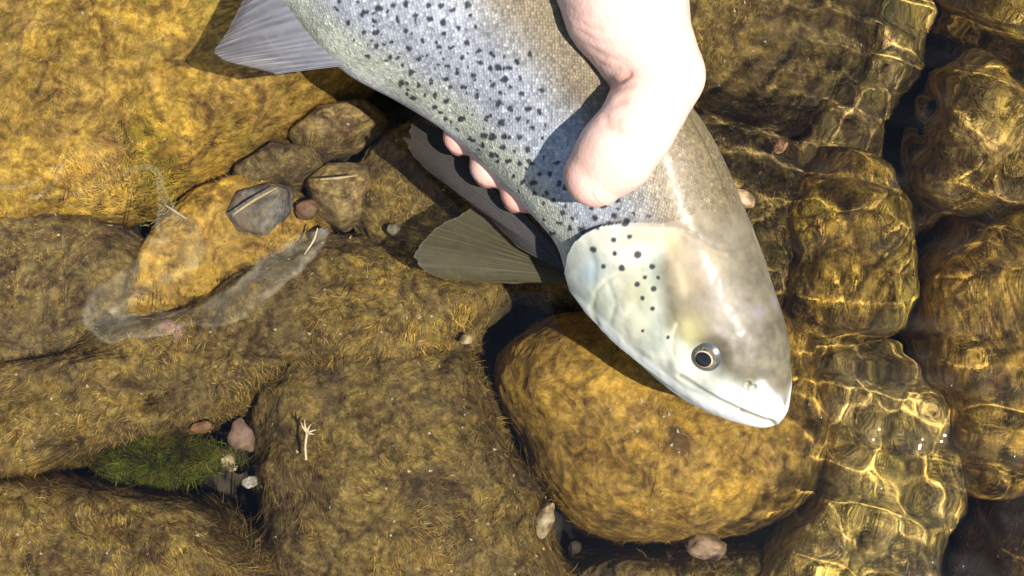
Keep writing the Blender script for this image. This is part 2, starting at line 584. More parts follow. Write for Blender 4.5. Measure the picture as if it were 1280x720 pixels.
stone('stone', 'round brown stone at the top, just right of the hand', 'stone',
      [(850, -70), (1060, -70), (1088, 20), (1078, 100), (1030, 150), (960, 166), (900, 152), (850, 125), (820, 50)],
      -0.062, -0.018, 'brown', 'brown', 144, 0.0034, 0.00032, 3, 0.003, 50, g_st, 7, lift=0.4)
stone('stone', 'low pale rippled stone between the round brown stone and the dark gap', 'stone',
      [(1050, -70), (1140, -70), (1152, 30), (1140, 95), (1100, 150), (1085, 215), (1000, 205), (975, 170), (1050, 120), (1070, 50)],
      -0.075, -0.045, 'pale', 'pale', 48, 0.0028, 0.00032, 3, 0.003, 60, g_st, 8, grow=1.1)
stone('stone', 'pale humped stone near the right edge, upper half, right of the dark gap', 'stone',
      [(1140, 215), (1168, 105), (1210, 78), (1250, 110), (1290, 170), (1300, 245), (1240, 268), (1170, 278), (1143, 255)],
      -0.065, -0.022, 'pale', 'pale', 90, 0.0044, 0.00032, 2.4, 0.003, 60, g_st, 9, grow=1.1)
stone('stone', 'golden stone in the top right corner', 'stone',
      [(1180, -60), (1340, -60), (1340, 118), (1270, 92), (1222, 62), (1178, 20)],
      -0.066, -0.026, 'gold', 'gold', 72, 0.0036, 0.00032, 3, 0.003, 60, g_st, 10, grow=1.08)
stone('stone', 'golden stone right of the trout\'s cheek under rippled water', 'stone',
      [(1000, 222), (1050, 195), (1108, 232), (1134, 300), (1124, 380), (1080, 432), (1012, 450), (975, 400), (985, 320), (972, 270)],
      -0.066, -0.028, 'gold', 'gold', 22, 0.0032, 0.00032, 2.6, 0.003, 60, g_st, 11, grow=1.1)
stone('stone', 'big amber stone at the right edge with bluish sky glints over it', 'stone',
      [(1160, 335), (1200, 292), (1290, 272), (1350, 300), (1350, 560), (1285, 602), (1222, 617), (1182, 570), (1152, 480), (1142, 400)],
      -0.068, -0.030, 'amber', 'gold', 22, 0.0032, 0.00032, 4.5, 0.003, 50, g_st, 12, grow=1.1)
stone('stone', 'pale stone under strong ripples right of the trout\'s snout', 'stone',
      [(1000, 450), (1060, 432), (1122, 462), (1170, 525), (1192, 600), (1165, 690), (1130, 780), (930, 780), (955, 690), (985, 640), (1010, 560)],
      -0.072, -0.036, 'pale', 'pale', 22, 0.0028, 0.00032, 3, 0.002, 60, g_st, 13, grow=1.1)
stone('stone', 'dark brown shaggy stone in the bottom right corner', 'stone',
      [(1202, 668), (1250, 622), (1340, 604), (1340, 800), (1180, 800)],
      -0.066, -0.028, 'dark', 'dark', 168, 0.0044, 0.00032, 3, 0.004, 60, g_st, 14, grow=1.05)
stone('stone', 'low brown stone at the bottom edge below the amber stone', 'stone',
      [(712, 720), (765, 690), (820, 690), (870, 684), (950, 688), (985, 720), (975, 800), (700, 800)],
      -0.080, -0.050, 'brown', 'brown', 108, 0.0040, 0.00032, 3, 0.004, 70, g_st, 15, grow=1.08)
stone('stone', 'small tan stone with a pale streak left of the dark folded fin', 'stone',
      [(385, 228), (410, 206), (460, 210), (478, 236), (458, 278), (430, 290), (396, 268)],
      -0.054, -0.035, 'tan', 'brown', 60, 0.0024, 0.00032, 3.5, 0.002, 90, g_st, 16, 100, 36, sharp=True)
stone('stone', 'flat blue grey slate piece among the stones left of centre', 'stone',
      [(284, 278), (300, 246), (345, 234), (372, 240), (376, 276), (342, 310), (302, 302)],
      -0.053, -0.032, 'slate', 'grey', 26, 0.002, 0.0003, p=6, amp=0.0012, freq=90, group=g_st, seed=17, na=100, nr=36, sharp=True)
stone('stone', 'flat greyish stone touching the trout\'s belly outline below the pale fin', 'stone',
      [(360, 172), (400, 140), (460, 132), (486, 158), (445, 186), (382, 198)],
      -0.055, -0.034, 'tan', 'grey', 80, 0.0024, 0.00032, 4, 0.002, 80, g_st, 18, 100, 36, sharp=True)
stone('stone', 'small grey stone just above the slate piece', 'stone',
      [(292, 218), (345, 182), (405, 188), (414, 216), (368, 236), (305, 246)],
      -0.056, -0.036, 'grey', 'grey', 80, 0.0024, 0.00032, 4, 0.002, 80, g_st, 19, 100, 36, sharp=True)
stone('stone', 'dark brown stone in the shade behind the two dark fins', 'stone',
      [(440, 245), (478, 190), (560, 150), (650, 190), (760, 300), (720, 380), (640, 376), (540, 350), (470, 318)],
      -0.066, -0.038, 'brown', 'brown', 108, 0.0036, 0.00032, 7, 0.004, 60, g_st, 20)
stone('stone', 'dark weedy stone beside the trout\'s back, right of the thumb', 'stone',
      [(830, 180), (900, 168), (985, 190), (1000, 232), (978, 300), (985, 360), (960, 400), (880, 390), (800, 280)],
      -0.070, -0.042, 'brown', 'brown', 108, 0.0044, 0.00032, 3.5, 0.004, 60, g_st, 21, grow=1.1)
stone('stone', 'golden brown stone framed by the pale reflection loop', 'stone',
      [(135, 392), (190, 310), (250, 246), (330, 225), (390, 262), (402, 306), (335, 346), (270, 386), (200, 405)],
      -0.062, -0.036, 'amber', 'brown', 90, 0.0032, 0.00032, 7, 0.003, 60, g_st, 22)

# furry patches of other algae on the golden boulder, parts of it
from mathutils.kdtree import KDTree
bm_ = np.array([v.co for v in boulder.data.vertices])
kd = KDTree(len(bm_))
for i, v in enumerate(bm_):
    kd.insert(v, i)
kd.balance()
FZ['olive'] = fuzz_mat('fuzz_olive', [(0, (0.07, 0.062, 0.010)), (0.5, (0.135, 0.115, 0.018)), (1, (0.20, 0.17, 0.04))], (0.16, 0.125, 0.02))
FZ['sand'] = fuzz_mat('fuzz_sand', [(0, (0.15, 0.10, 0.04)), (0.5, (0.23, 0.165, 0.07)), (1, (0.32, 0.24, 0.12))], (0.24, 0.16, 0.05))
for cx, cy, rx, ry, n, mt in ((112, 172, 34, 44, 2300, 'sand'), (165, 25, 26, 45, 1500, 'olive'), (172, 150, 20, 24, 800, 'olive'), (185, 215, 26, 34, 600, 'olive'), (95, 60, 16, 36, 700, 'olive')):
    pb = np.array([at(cx + rx * a, cy + ry * b_, -0.022) for a, b_ in rng.normal(0, 0.75, (n, 2))])
    for q in pb:
        q[2] = kd.find((q[0], q[1], -0.02))[0][2]
    strands('algae_patch', pb, np.tile([0, 0, 1.0], (n, 1)), 0.0028, 0.0003, FZ[mt], boulder, (0.1, 0.6), 0.45, 78 + cx)
fb, fn = np.concatenate([f[0] for f in FLAKE]), np.concatenate([f[1] for f in FLAKE])
strands('silt_flakes', fb + fn * 0.0012, fn, 0.0011, 0.0009, plain_mat('pale_flake', (0.36, 0.29, 0.17), 0.6, 0.4, 900, 0.4, 0), None, (0.3, 0.3), 0.2, 5)

# gravel in the gaps, nobody could count it
def lump(nu, nv, seed):
    th = np.linspace(0, math.pi, nu)[:, None]
    ph = np.linspace(0, 2 * math.pi, nv, endpoint=False)[None]
    V = np.stack([np.sin(th) * np.cos(ph), np.sin(th) * np.sin(ph), np.cos(th) + 0 * ph], -1)
    V[0, :] = (0, 0, 1)
    V[-1, :] = (0, 0, -1)
    return V * (1 + 0.22 * fbm(V * 1.1 + seed * 3.1, 3, seed))[..., None]


protos = [lump(7, 9, k) for k in range(6)]
gf = grid_faces(7, 9, True)[:, ::-1]
GV, GF, GC = [], [], []
cnt = 0
for k in range(1900):
    x, y = rng.uniform(-0.24, 0.24), rng.uniform(-0.17, 0.20)
    s = rng.uniform(0.0025, 0.0075)
    a = rng.uniform(0, 6.28)
    q = protos[k % 6].reshape(-1, 3) * np.array([s * rng.uniform(0.9, 1.5), s, s * rng.uniform(0.5, 0.9)])
    q = q @ np.array([[math.cos(a), math.sin(a), 0], [-math.sin(a), math.cos(a), 0], [0, 0, 1]])
    GV.append(q + np.array([x, y, -0.082 + s * 0.4]))
    GF.append(gf + cnt)
    cnt += len(q)
grm, nt, ns, ln, b, out = new_mat('gravel')
g = N(nt, 'NewGeometry')
c = ramp(nt, g.outputs['Random Per Island'], [(0, (0.008, 0.006, 0.004)), (0.6, (0.025, 0.017, 0.008)), (0.9, (0.06, 0.04, 0.018)), (1, (0.13, 0.09, 0.05))])
n1 = noise(nt, g.outputs['Position'], 500, 4, 0.6)
ln.new(mixc(nt, 0.5, c, mixc(nt, 1.0, c, n1.outputs[0], 'MULTIPLY')), b.inputs['Base Color'])
b.inputs['Roughness'].default_value = 0.8
# the stream bed goes on outside the picture: cobbles of the same kind
CV, CF, cnt2 = [], [], 0
cp = [lump(17, 25, 40 + k) for k in range(8)]
cf = grid_faces(17, 25, True)[:, ::-1]
r2_ = np.random.default_rng(12)
while len(CV) < 520:
    x, y = r2_.normal(0, 0.55), r2_.normal(0.02, 0.5)
    s = r2_.uniform(0.012, 0.05)
    if abs(x) < 0.215 + s and -0.15 - s < y < 0.165 + s:
        continue
    a = r2_.uniform(0, 6.28)
    q = cp[len(CV) % 8].reshape(-1, 3) * np.array([s * r2_.uniform(0.9, 1.4), s, s * r2_.uniform(0.4, 0.6)])
    q = q @ np.array([[math.cos(a), math.sin(a), 0], [-math.sin(a), math.cos(a), 0], [0, 0, 1]])
    CV.append(q + np.array([x, y, -0.075 + min(s * 0.3, 0.02)]))
    CF.append(cf + cnt2)
    cnt2 += len(q)
tag(mesh_obj('cobbles', np.concatenate(CV), np.concatenate(CF), OCH['brown']), kind='stuff')
tag(mesh_obj('gravel', np.concatenate(GV), np.concatenate(GF), grm), kind='stuff')


# pebbles that can be picked out
def pebble(label, px, py, rx, ry, rot, z, col, seed):
    c = at(px, py, z)
    k = (CAM[2] - z / 1.33) / FPX
    V = lump(18, 26, seed + 20)
    V = V * np.array([rx * k, ry * k, min(rx, ry) * k * 0.75])
    a = R(rot)
    V = V @ np.array([[math.cos(a), math.sin(a), 0], [-math.sin(a), math.cos(a), 0], [0, 0, 1]])
    o = mesh_obj('pebble', V.reshape(-1, 3), grid_faces(18, 26, True)[:, ::-1].copy(), plain_mat('pebble_' + str(seed), tuple(x * 0.85 for x in col), 0.6, 0.35, 420, 0.3, 0.4, True))
    o.location = c
    tag(o, label, 'pebble', 'pebbles between the stones')


for k, a in enumerate([
    ('small pink pebble at the lower bend of the reflection loop', 210, 416, 18, 15, 20, -0.030, (0.30, 0.17, 0.13)),
    ('reddish brown pebble in the hole right of the slate', 383, 263, 16, 13, 10, -0.034, (0.20, 0.10, 0.06)),
    ('pinkish brown pebble in the gap right of the green weed', 302, 545, 15, 22, 10, -0.046, (0.26, 0.16, 0.11)),
    ('cream pebble touching the right end of the green weed', 286, 577, 9, 12, 30, -0.044, (0.50, 0.42, 0.22)),
    ('small white pebble in the dark gap left of the twig', 312, 603, 10, 8, 10, -0.050, (0.62, 0.58, 0.48)),
    ('peach coloured pebble beside the trout\'s back', 928, 248, 16, 11, -20, -0.016, (0.80, 0.52, 0.32)),
    ('pale flaky pebble wedged in the crack at bottom centre', 682, 650, 11, 24, -20, -0.040, (0.42, 0.32, 0.18)),
    ('pinkish tan pebble below the amber stone', 884, 684, 26, 16, -10, -0.040, (0.34, 0.22, 0.13)),
    ('tiny cream pebble left of the black gap under the head', 583, 424, 8, 6, 0, -0.030, (0.50, 0.36, 0.18)),
    ('small bluish grey pebble below the cream straw', 400, 293, 14, 8, 30, -0.030, (0.14, 0.14, 0.12)),
    ('little round grey pebble left of the large olive fin', 493, 288, 9, 9, 0, -0.032, (0.20, 0.16, 0.11)),
    ('small salmon pebble in weeds right of the hand', 975, 182, 9, 7, 0, -0.036, (0.42, 0.21, 0.10)),
    ('rusty pebble above the green weed', 252, 534, 13, 8, 10, -0.034, (0.22, 0.10, 0.04)),
]):
    pebble(*a, k)

# green water weed
n = 9000
a_ = rng.uniform(0, 2 * math.pi, n)
r_ = rng.random(n) ** 0.55 * (1 + 0.16 * np.sin(3 * a_ + 1) + 0.10 * np.sin(7 * a_) + 0.12 * rng.normal(0, 1, n))
pb = np.array([at(198 + 80 * r * math.cos(a), 572 + 32 * r * math.sin(a), -0.042 + 0.009 * (1 - min(r, 1) ** 2) + 0.003 * math.sin(9 * r + 5 * a)) for a, r in zip(a_, r_)])
nv = np.stack([rng.normal(0, 0.6, n), rng.normal(0, 0.6, n), np.ones(n)], -1)
nv /= np.linalg.norm(nv, axis=1, keepdims=True)
wd = empty('water_weed', tuple(at(198, 572, -0.045)))
tag(wd, 'dark green tuft of water weed between the brown stones at lower left', 'water weed')
strands('fronds', pb, nv, 0.0034, 0.00032, FZ['green'], wd, (-0.2, 0.3), 0.5, 91, 2.2)


# straws and twig
def tube(name, pts, rad, mat, parent=None, nseg=8):
    pts = spline(np.array(pts), 14) if len(pts) > 2 else np.array(pts, float)
    n = len(pts)
    rad = np.interp(np.linspace(0, 1, n), np.linspace(0, 1, len(rad)), rad)
    T = np.gradient(pts, axis=0)
    T /= np.linalg.norm(T, axis=1, keepdims=True)
    up = np.array([0.1, 0.2, 1.0])
    A = np.cross(T, up)
    A /= np.linalg.norm(A, axis=1, keepdims=True)
    B = np.cross(A, T)
    ph = np.linspace(0, 2 * math.pi, nseg, endpoint=False)
    V = pts[:, None] + rad[:, None, None] * (np.cos(ph)[None, :, None] * A[:, None] + np.sin(ph)[None, :, None] * B[:, None])
    V = V.reshape(-1, 3)
    V = np.vstack([V, pts[:1], pts[-1:]])
    F = [tuple(f) for f in grid_faces(n, nseg, True).tolist()]
    for j in range(nseg):
        F.append((len(V) - 2, j, (j + 1) % nseg))
        F.append((len(V) - 1, (n - 1) * nseg + (j + 1) % nseg, (n - 1) * nseg + j))
    o = mesh_obj(name, V, F, mat)
    if parent is not None:
        child(o, parent)
    return o


straw = plain_mat('dry_straw', (0.62, 0.50, 0.30), 0.6, 0.2, 700, 0.3, 0.3)
straw2 = plain_mat('wet_straw', (0.42, 0.34, 0.18), 0.5, 0.25, 700, 0.3, 0.3)
tz = -0.014
tw = empty('twig', tuple(at(383, 575, tz)))
tag(tw, 'pale dry twig with a forked star shaped tip on the brown stone', 'twig')
tube('stem', [at(383, 575, tz), at(382, 558, tz + .001), at(384, 541, tz + .002)], [0.0004, 0.00035, 0.0004], straw, tw)
for e in ((376, 527), (381, 524), (389, 530), (396, 537), (393, 543)):
    tube('branch', [at(384, 541, tz + .002), at((384 + e[0]) / 2 - 1, (541 + e[1]) / 2, tz + .003), at(*e, tz + .0025)], [0.00035, 0.0003, 0.0001], straw, tw)
for nm, lb, pts, rr_, z, m_ in (
    ('straw', 'short cream curved straw left of the large olive fin', [(397, 285), (392, 300), (380, 318)], 0.0004, -0.016, straw),
    ('straw', 'long tan straw lying across the slate piece', [(292, 268), (318, 250), (347, 234)], 0.0005, -0.018, straw2),
    ('straw', 'pale streak of straw on the small tan stone', [(400, 224), (425, 222), (446, 219)], 0.0005, -0.021, straw2),
    ('straw', 'thin dark straw inside the top of the reflection loop', [(206, 256), (220, 265), (234, 274)], 0.0004, -0.010, straw2),
):
    o = tube(nm, [at(x, y, z) for x, y in pts], [rr_ * 0.6, rr_, rr_ * 0.4], m_)
    tag(o, lb, 'straw', 'straws on the stream bed')

# pale see-through ribbons on the surface, added in place of water reflections
fm, nt, ns, ln, b, out = new_mat('pale_reflection')
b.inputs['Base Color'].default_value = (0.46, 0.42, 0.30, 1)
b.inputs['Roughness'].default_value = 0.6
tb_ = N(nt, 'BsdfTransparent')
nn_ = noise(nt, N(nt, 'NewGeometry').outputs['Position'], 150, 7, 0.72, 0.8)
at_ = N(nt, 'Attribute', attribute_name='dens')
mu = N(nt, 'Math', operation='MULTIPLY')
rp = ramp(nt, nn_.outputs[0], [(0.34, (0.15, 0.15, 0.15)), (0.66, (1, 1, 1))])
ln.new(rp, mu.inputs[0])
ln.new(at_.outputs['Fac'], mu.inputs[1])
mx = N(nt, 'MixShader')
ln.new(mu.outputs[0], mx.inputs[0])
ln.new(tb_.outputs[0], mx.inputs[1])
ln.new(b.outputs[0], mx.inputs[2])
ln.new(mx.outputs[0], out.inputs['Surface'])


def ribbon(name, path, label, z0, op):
    """path: (px, py, width px); thin uneven sheet imitating a reflection"""
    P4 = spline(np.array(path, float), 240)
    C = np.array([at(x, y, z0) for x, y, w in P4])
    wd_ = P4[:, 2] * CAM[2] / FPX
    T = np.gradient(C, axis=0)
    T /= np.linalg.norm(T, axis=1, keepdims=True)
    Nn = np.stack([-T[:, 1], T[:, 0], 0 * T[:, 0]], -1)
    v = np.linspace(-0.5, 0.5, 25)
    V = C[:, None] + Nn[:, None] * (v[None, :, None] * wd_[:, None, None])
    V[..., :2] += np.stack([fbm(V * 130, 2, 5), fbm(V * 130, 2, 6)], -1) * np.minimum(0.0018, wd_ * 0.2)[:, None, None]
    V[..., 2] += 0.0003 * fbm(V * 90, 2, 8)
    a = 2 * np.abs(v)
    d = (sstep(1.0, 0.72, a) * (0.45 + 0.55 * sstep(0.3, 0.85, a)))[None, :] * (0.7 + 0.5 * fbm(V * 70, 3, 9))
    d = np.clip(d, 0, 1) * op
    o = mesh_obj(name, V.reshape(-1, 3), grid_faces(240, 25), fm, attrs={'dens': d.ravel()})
    tag(o, label, 'film', 'ribbons imitating water reflections')


ribbon('reflection_ribbon', [(35, 246, 6), (90, 243, 6), (140, 222, 6), (172, 208, 7), (194, 213, 8), (202, 238, 12), (208, 270, 32), (222, 302, 75), (195, 335, 60), (160, 360, 48),
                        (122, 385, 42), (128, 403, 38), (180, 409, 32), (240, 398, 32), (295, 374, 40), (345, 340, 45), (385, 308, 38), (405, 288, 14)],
       'pale translucent ribbon imitating a water reflection, looping over the stones at left', 0.0008, 0.25)
ribbon('reflection_ribbon', [(-20, 232, 6), (20, 233, 6), (50, 221, 6), (76, 207, 5), (70, 225, 5), (44, 248, 5)],
       'thin pale thread imitating a water reflection, hooking over the boulder at the left edge', 0.0008, 0.5)
# ---------------------------------------------------------------- trout
#            belly px      centre px   half width px   in-plane dorsal direction   roll   b/a
ST = [  # centre x, y, half width, nx, ny, roll deg, width/height ratio
    (20, -430, 40, .64, -.77, 42, .48),
    (70, -388, 46, .64, -.77, 42, .50),
    (206, -275, 78, .64, -.77, 43, .55),
    (330, -175, 103, .64, -.77, 44, .58),
    (433, -90, 119, .64, -.77, 44, .60),
    (497, -28, 119, .64, -.77, 45, .60),
    (564, 14, 117, .64, -.77, 45, .61),
    (634, 65, 113, .66, -.75, 45, .62),
    (687, 121, 109, .70, -.714, 46, .63),
    (740, 181, 105, .75, -.66, 47, .65),
    (781, 228, 107, .78, -.62, 48, .68),
    (805, 279, 113, .81, -.585, 49, .72),
    (828, 324, 110, .83, -.55, 50, .76),
    (871, 390, 94, .85, -.53, 50, .78),
    (913, 452, 74, .86, -.51, 50, .80),
    (938, 488, 54, .87, -.49, 50, .84),
    (952, 507, 39, .87, -.49, 50, .90),
    (963, 520, 25, .87, -.49, 50, .95),
    (969, 527, 14, .87, -.49, 50, 1.0),
    (972, 531, 2, .87, -.49, 50, 1.0),
]
ZH = lambda y: ZC - 0.011 * float(sstep(180, 330, np.array(float(y))))      # the head hangs lower than the body
NS, NA1, NA2 = 1050, 270, 90
K = spline(np.array(ST, float), 400)
arc = np.concatenate([[0], np.cumsum(np.hypot(np.diff(K[:, 0]), np.diff(K[:, 1])))])
tt = arc / arc[-1]
u = np.linspace(0, 1, 1500)
y_at = np.interp(u, tt, K[:, 1])
dens_ = np.where(y_at < -130, 0.25, 1.0) + np.where(u > 0.955, 1.5, 0)
cu = np.cumsum(dens_)
cu = (cu - cu[0]) / (cu[-1] - cu[0])
us = np.interp(np.linspace(0, 1, NS), cu, u)
K = np.stack([np.interp(us, tt, K[:, k]) for k in range(7)], -1)
PXW = (CAM[2] - ZC) / FPX / math.cos(TILT)           # metres per pixel at the fish's axis height
Cc = np.array([at(x, y, ZH(y)) for x, y in K[:, :2]])
nrm2 = np.stack([K[:, 3], -K[:, 4]], -1)
nrm2 /= np.linalg.norm(nrm2, axis=1, keepdims=True)
nd = np.concatenate([nrm2, np.zeros((NS, 1))], 1)
zz = np.array([0, 0, 1.0])
phi = np.radians(K[:, 5])[:, None]
# local scale: the frame is slightly tilted, so measure it
sc_loc = np.array([np.linalg.norm(at(x + nx * 10, y + ny * 10, ZH(y)) - at(x, y, ZH(y))) / 10 for x, y, nx, ny in K[:, [0, 1, 3, 4]]])
Wm = K[:, 2] * sc_loc
aR = Wm / np.sqrt(np.cos(phi[:, 0]) ** 2 + (K[:, 6] * np.sin(phi[:, 0])) ** 2)
bR = aR * K[:, 6]
Dv = nd * np.cos(phi) + zz * np.sin(phi)
Lv = -nd * np.sin(phi) + zz * np.cos(phi)
th = np.concatenate([np.linspace(0, math.pi, NA1), math.pi + np.linspace(0, math.pi, NA2 + 2)[1:-1]])
ct, st = np.cos(th), np.sin(th)
ex = 0.94
h_ = np.sign(ct) * np.abs(ct) ** ex
w_ = np.sign(st) * np.abs(st) ** ex
V = Cc[:, None] + Dv[:, None] * (aR[:, None] * h_[None])[..., None] + Lv[:, None] * (bR[:, None] * w_[None])[..., None]
NT = len(th)
mirror_idx = np.concatenate([np.arange(NA1), np.searchsorted(th[:NA1], np.clip(2 * math.pi - th[NA1:], 0, math.pi)).clip(0, NA1 - 1)])


def normals(V):
    du = np.gradient(V, axis=0)
    dv = np.roll(V, -1, 1) - np.roll(V, 1, 1)
    n = np.cross(dv, du)
    n /= np.linalg.norm(n, axis=-1, keepdims=True) + 1e-12
    c = V - Cc[:, None]
    s = np.sign((n * c).sum(-1, keepdims=True))
    s[s == 0] = 1
    return n * s


Nrm = normals(V)
PX = proj(V)
TH = np.broadcast_to(th[None], (NS, NT))
UU = np.broadcast_to(us[:, None], (NS, NT))
facing = Nrm[..., 2] > -0.05
PXh = PX[:, :NA1]
# ---- relief on the camera half, mirrored to the other flank
OPER = [(850, 275), (829, 279), (800, 277), (777, 278), (752, 282), (734, 290), (720, 302), (712, 318), (709, 340), (716, 362), (735, 388), (765, 420), (795, 446)]
HEADP = OPER + [(850, 492), (910, 527), (960, 545), (1010, 520), (1000, 400), (960, 300), (920, 270), (880, 262)]
dO = seg_dist(PXh, OPER)
inh = inside(PXh, HEADP) & (TH[:, :NA1] < 2.7)
disp = np.where(inh, 0.0011 * np.exp(-dO / 60), -0.0007 * np.exp(-dO / 14) * sstep(0, 1, us[:, None] > 0.3))
fade_top = sstep(0.75, 1.35, TH[:, :NA1])
disp = disp * fade_top


def groove(poly, depth, sig):
    d = seg_dist(PXh, poly)
    return -depth * np.exp(-(d / sig) ** 2), d


PRE = [(800, 337), (776, 341), (758, 350), (746, 364), (742, 384), (750, 402)]
PRE2 = [(800, 372), (790, 386), (781, 402), (786, 424), (800, 440)]
MAX = [(852, 468), (866, 478), (885, 491), (905, 503), (925, 513), (943, 520), (960, 527)]
MOUTH = [(925, 516), (943, 522), (955, 526), (964, 528), (972, 532)]
NAPE = [(832, 281), (850, 285), (868, 294), (886, 306), (904, 313), (922, 312), (938, 306)]
CHEEK = [(846, 405), (838, 425), (843, 442), (852, 455)]
for poly, dep, sig in ((PRE, 0.0002, 3.5), (PRE2, 0.00014, 5), (MAX, 0.0005, 2.8), (MOUTH, 0.0011, 3.2), (CHEEK, 0.00014, 4), (NAPE, 0.00016, 4.5),
                       ([(735, 300), (744, 330), (742, 360)], 0.0002, 5), ([(830, 300), (850, 330), (862, 370)], 0.00025, 7),
                       ([(760, 352), (770, 380), (765, 400)], 0.0002, 4)):
    g_, d_ = groove(poly, dep, sig)
    disp += g_
# orbit and nostril
EYE = (881, 449)
rE = np.hypot(PXh[..., 0] - EYE[0], PXh[..., 1] - EYE[1])
fh = facing[:, :NA1]
disp += np.where(fh, 0.0004 * np.exp(-((rE - 35) / 8) ** 2) - 0.0016 * np.exp(-(rE / 23) ** 4), 0)
for q in ((935, 480), (942, 484)):
    rN = np.hypot(PXh[..., 0] - q[0], (PXh[..., 1] - q[1]) * 1.2)
    disp += np.where(fh, -0.0009 * np.exp(-(rN / 3.2) ** 2) + 0.0003 * np.exp(-((rN - 5.5) / 2) ** 2), 0)
# soft bony bumps of the head, muscle unevenness of the flank
hm = sstep(0.60, 0.66, us)[:, None] * np.ones(NA1)
disp += 0.00022 * fbm(V[:, :NA1] * 130, 3, 21) * sstep(780, 840, PXh[..., 0] * 0.75 + PXh[..., 1] * 0.66)
disp += 0.0003 * fbm(V[:, :NA1] * 45, 2, 22)
dfull = disp[:, mirror_idx]
taper = np.minimum(1, Wm / 0.004)[:, None]
V = V + Nrm * (dfull * taper)[..., None]

# ---- pigment, with the snout's white highlight painted in
SP3 = [(520,32),(560,85),(618,118),(625,45),(655,75),(672,30),(660,120),(660,170),(632,205),(717,150),(712,210),(725,20),(740,68),(770,15),(768,112),(778,175),(805,55),(805,72),(832,148),(757,235),(790,262),(820,218),(818,310),(860,295),(752,302),(772,300),(888,172),(930,172),(885,235),(918,240),(950,262),(968,208),(912,285),(930,318),(972,320),(1015,270),(1020,290),(1025,345),(840,345),(875,345),(795,355),(775,340),(872,388),(895,408),(910,430),(915,365),(970,430),(952,465),(855,18),(895,20),(938,38),(992,20),(856,65),(902,82),(910,118),(960,102),(1018,95),(990,152),(1035,185),(1040,222),(1082,195),(1072,242),(1105,242),(1128,200),(1142,245),(1172,222),(1220,198),(1125,285),(1148,312),(1185,280),(1085,305),(1108,335),(1105,370),(1190,342),(1152,390),(1210,388),(1255,405),(1260,325),(1232,465),(1175,430),(1120,440),(1068,420),(1055,490),(1080,500),(1130,490),(1182,495),(1215,540),(1160,545),(1120,530),(1045,525),(1010,505),(1100,580),(1140,580),(1180,590),(1215,580)]
SP2 = [(280,255),(305,365),(335,325),(310,440),(290,465),(355,360),(400,385),(385,325),(420,335),(365,282),(425,270),(365,235),(390,162),(430,415),(435,375),(430,468),(385,450),(360,490),(340,530),(395,490),(255,405),(278,408),(315,408),(250,435),(275,465),(370,545),(400,550),(440,580),(430,610),(460,600),(495,620),(480,550),(405,580),(435,660),(455,700),(480,670),(512,685),(545,690),(520,655),(490,640),(575,625),(610,618),(655,603),(650,628),(700,640),(625,668),(678,668),(750,648),(585,655),(600,680),(640,650),(450,520),(470,490),(420,520),(500,560),(540,600)]
SP1 = [(272,167),(313,159),(218,192),(274,203),(334,207),(243,238),(292,243),(372,239),(352,267),(388,268),(332,286),(375,298),(346,322),(373,349),(348,408),(415,425)]
spots = [(240 + x / 2.88, y / 2.88, 3.3) for x, y in SP3] + [(500 + x / 2.4, y / 2.4, 3.35) for x, y in SP2]
hspots = [(640 + x / 2.1175, 220 + y / 2.1175, r) for (x, y), r in zip(SP1, (3.2, 3, 3.8, 3, 4.6, 3, 4, 3.4, 2.6, 2.4, 3.3, 3.4, 2.8, 2.6, 2, 2.2))]
rs = np.random.default_rng(5)
for k in range(70):                                      # fainter small ones between
    t = rs.random()
    spots.append((470 + 190 * t + rs.normal(0, 38), 20 + 170 * t + rs.normal(0, 30), rs.uniform(1.4, 2.4)))
for k in range(230):                                     # the tail half, out of the picture, goes on the same way
    t = rs.random()
    cx, cy = 500 - 440 * t, -20 - 360 * t
    o_ = rs.uniform(-0.8, 0.9) * (110 - 65 * t)
    x, y = cx + .64 * o_, cy - .77 * o_
    if y < -6:
        spots.append((x, y, 3.6))
TH1 = TH[:, :NA1]
wob = PXh + 1.9 * np.stack([fbm(V[:, :NA1] * 700, 2, 61), fbm(V[:, :NA1] * 700, 2, 62)], -1)
sp = np.zeros((NS, NA1))
for x, y, r in spots + hspots:
    on_head = (x, y, r) in hspots
    r = r * (1.0 if on_head else rs.uniform(0.72, 1.15))
    rx, ry = (r, r) if on_head else (r * rs.uniform(0.75, 1.25), r * rs.uniform(0.75, 1.25))
    rows = np.where(np.abs(K[:, 0] - x) + np.abs(K[:, 1] - y) < 260)[0]
    if not len(rows):
        continue
    sl_ = slice(rows[0], rows[-1] + 1)
    wq = (PXh * 0.7 + wob * 0.3) if on_head else wob
    dd = np.hypot((wq[sl_, :, 0] - x) / rx, (wq[sl_, :, 1] - y) / ry)
    sp[sl_] = np.maximum(sp[sl_], sstep(1.35, 0.75, dd))
sp *= (TH1 < 2.5)
n_lo = fbm(V[:, :NA1] * 60, 3, 31)
n_hi = fbm(V[:, :NA1] * 420, 3, 32)
T_ = TH1 + 0.10 * n_lo


def lerp(a, b, t):
    return a + (b - a) * t[..., None]


back = np.array([0.175, 0.137, 0.080])
ridge = np.array([0.150, 0.115, 0.060])
silver = np.array([0.335, 0.352, 0.372])
belly = np.array([0.40, 0.415, 0.325])
white = np.array([0.60, 0.60, 0.54])
col = lerp(ridge, back, sstep(0.1, 0.5, T_))
col = lerp(col, silver, sstep(0.70, 1.42, T_))
col = lerp(col, belly, sstep(1.68, 2.05, T_))
col = lerp(col, white, sstep(2.25, 2.7, T_))
col = col * (1 + 0.16 * n_lo + 0.12 * n_hi)[..., None]
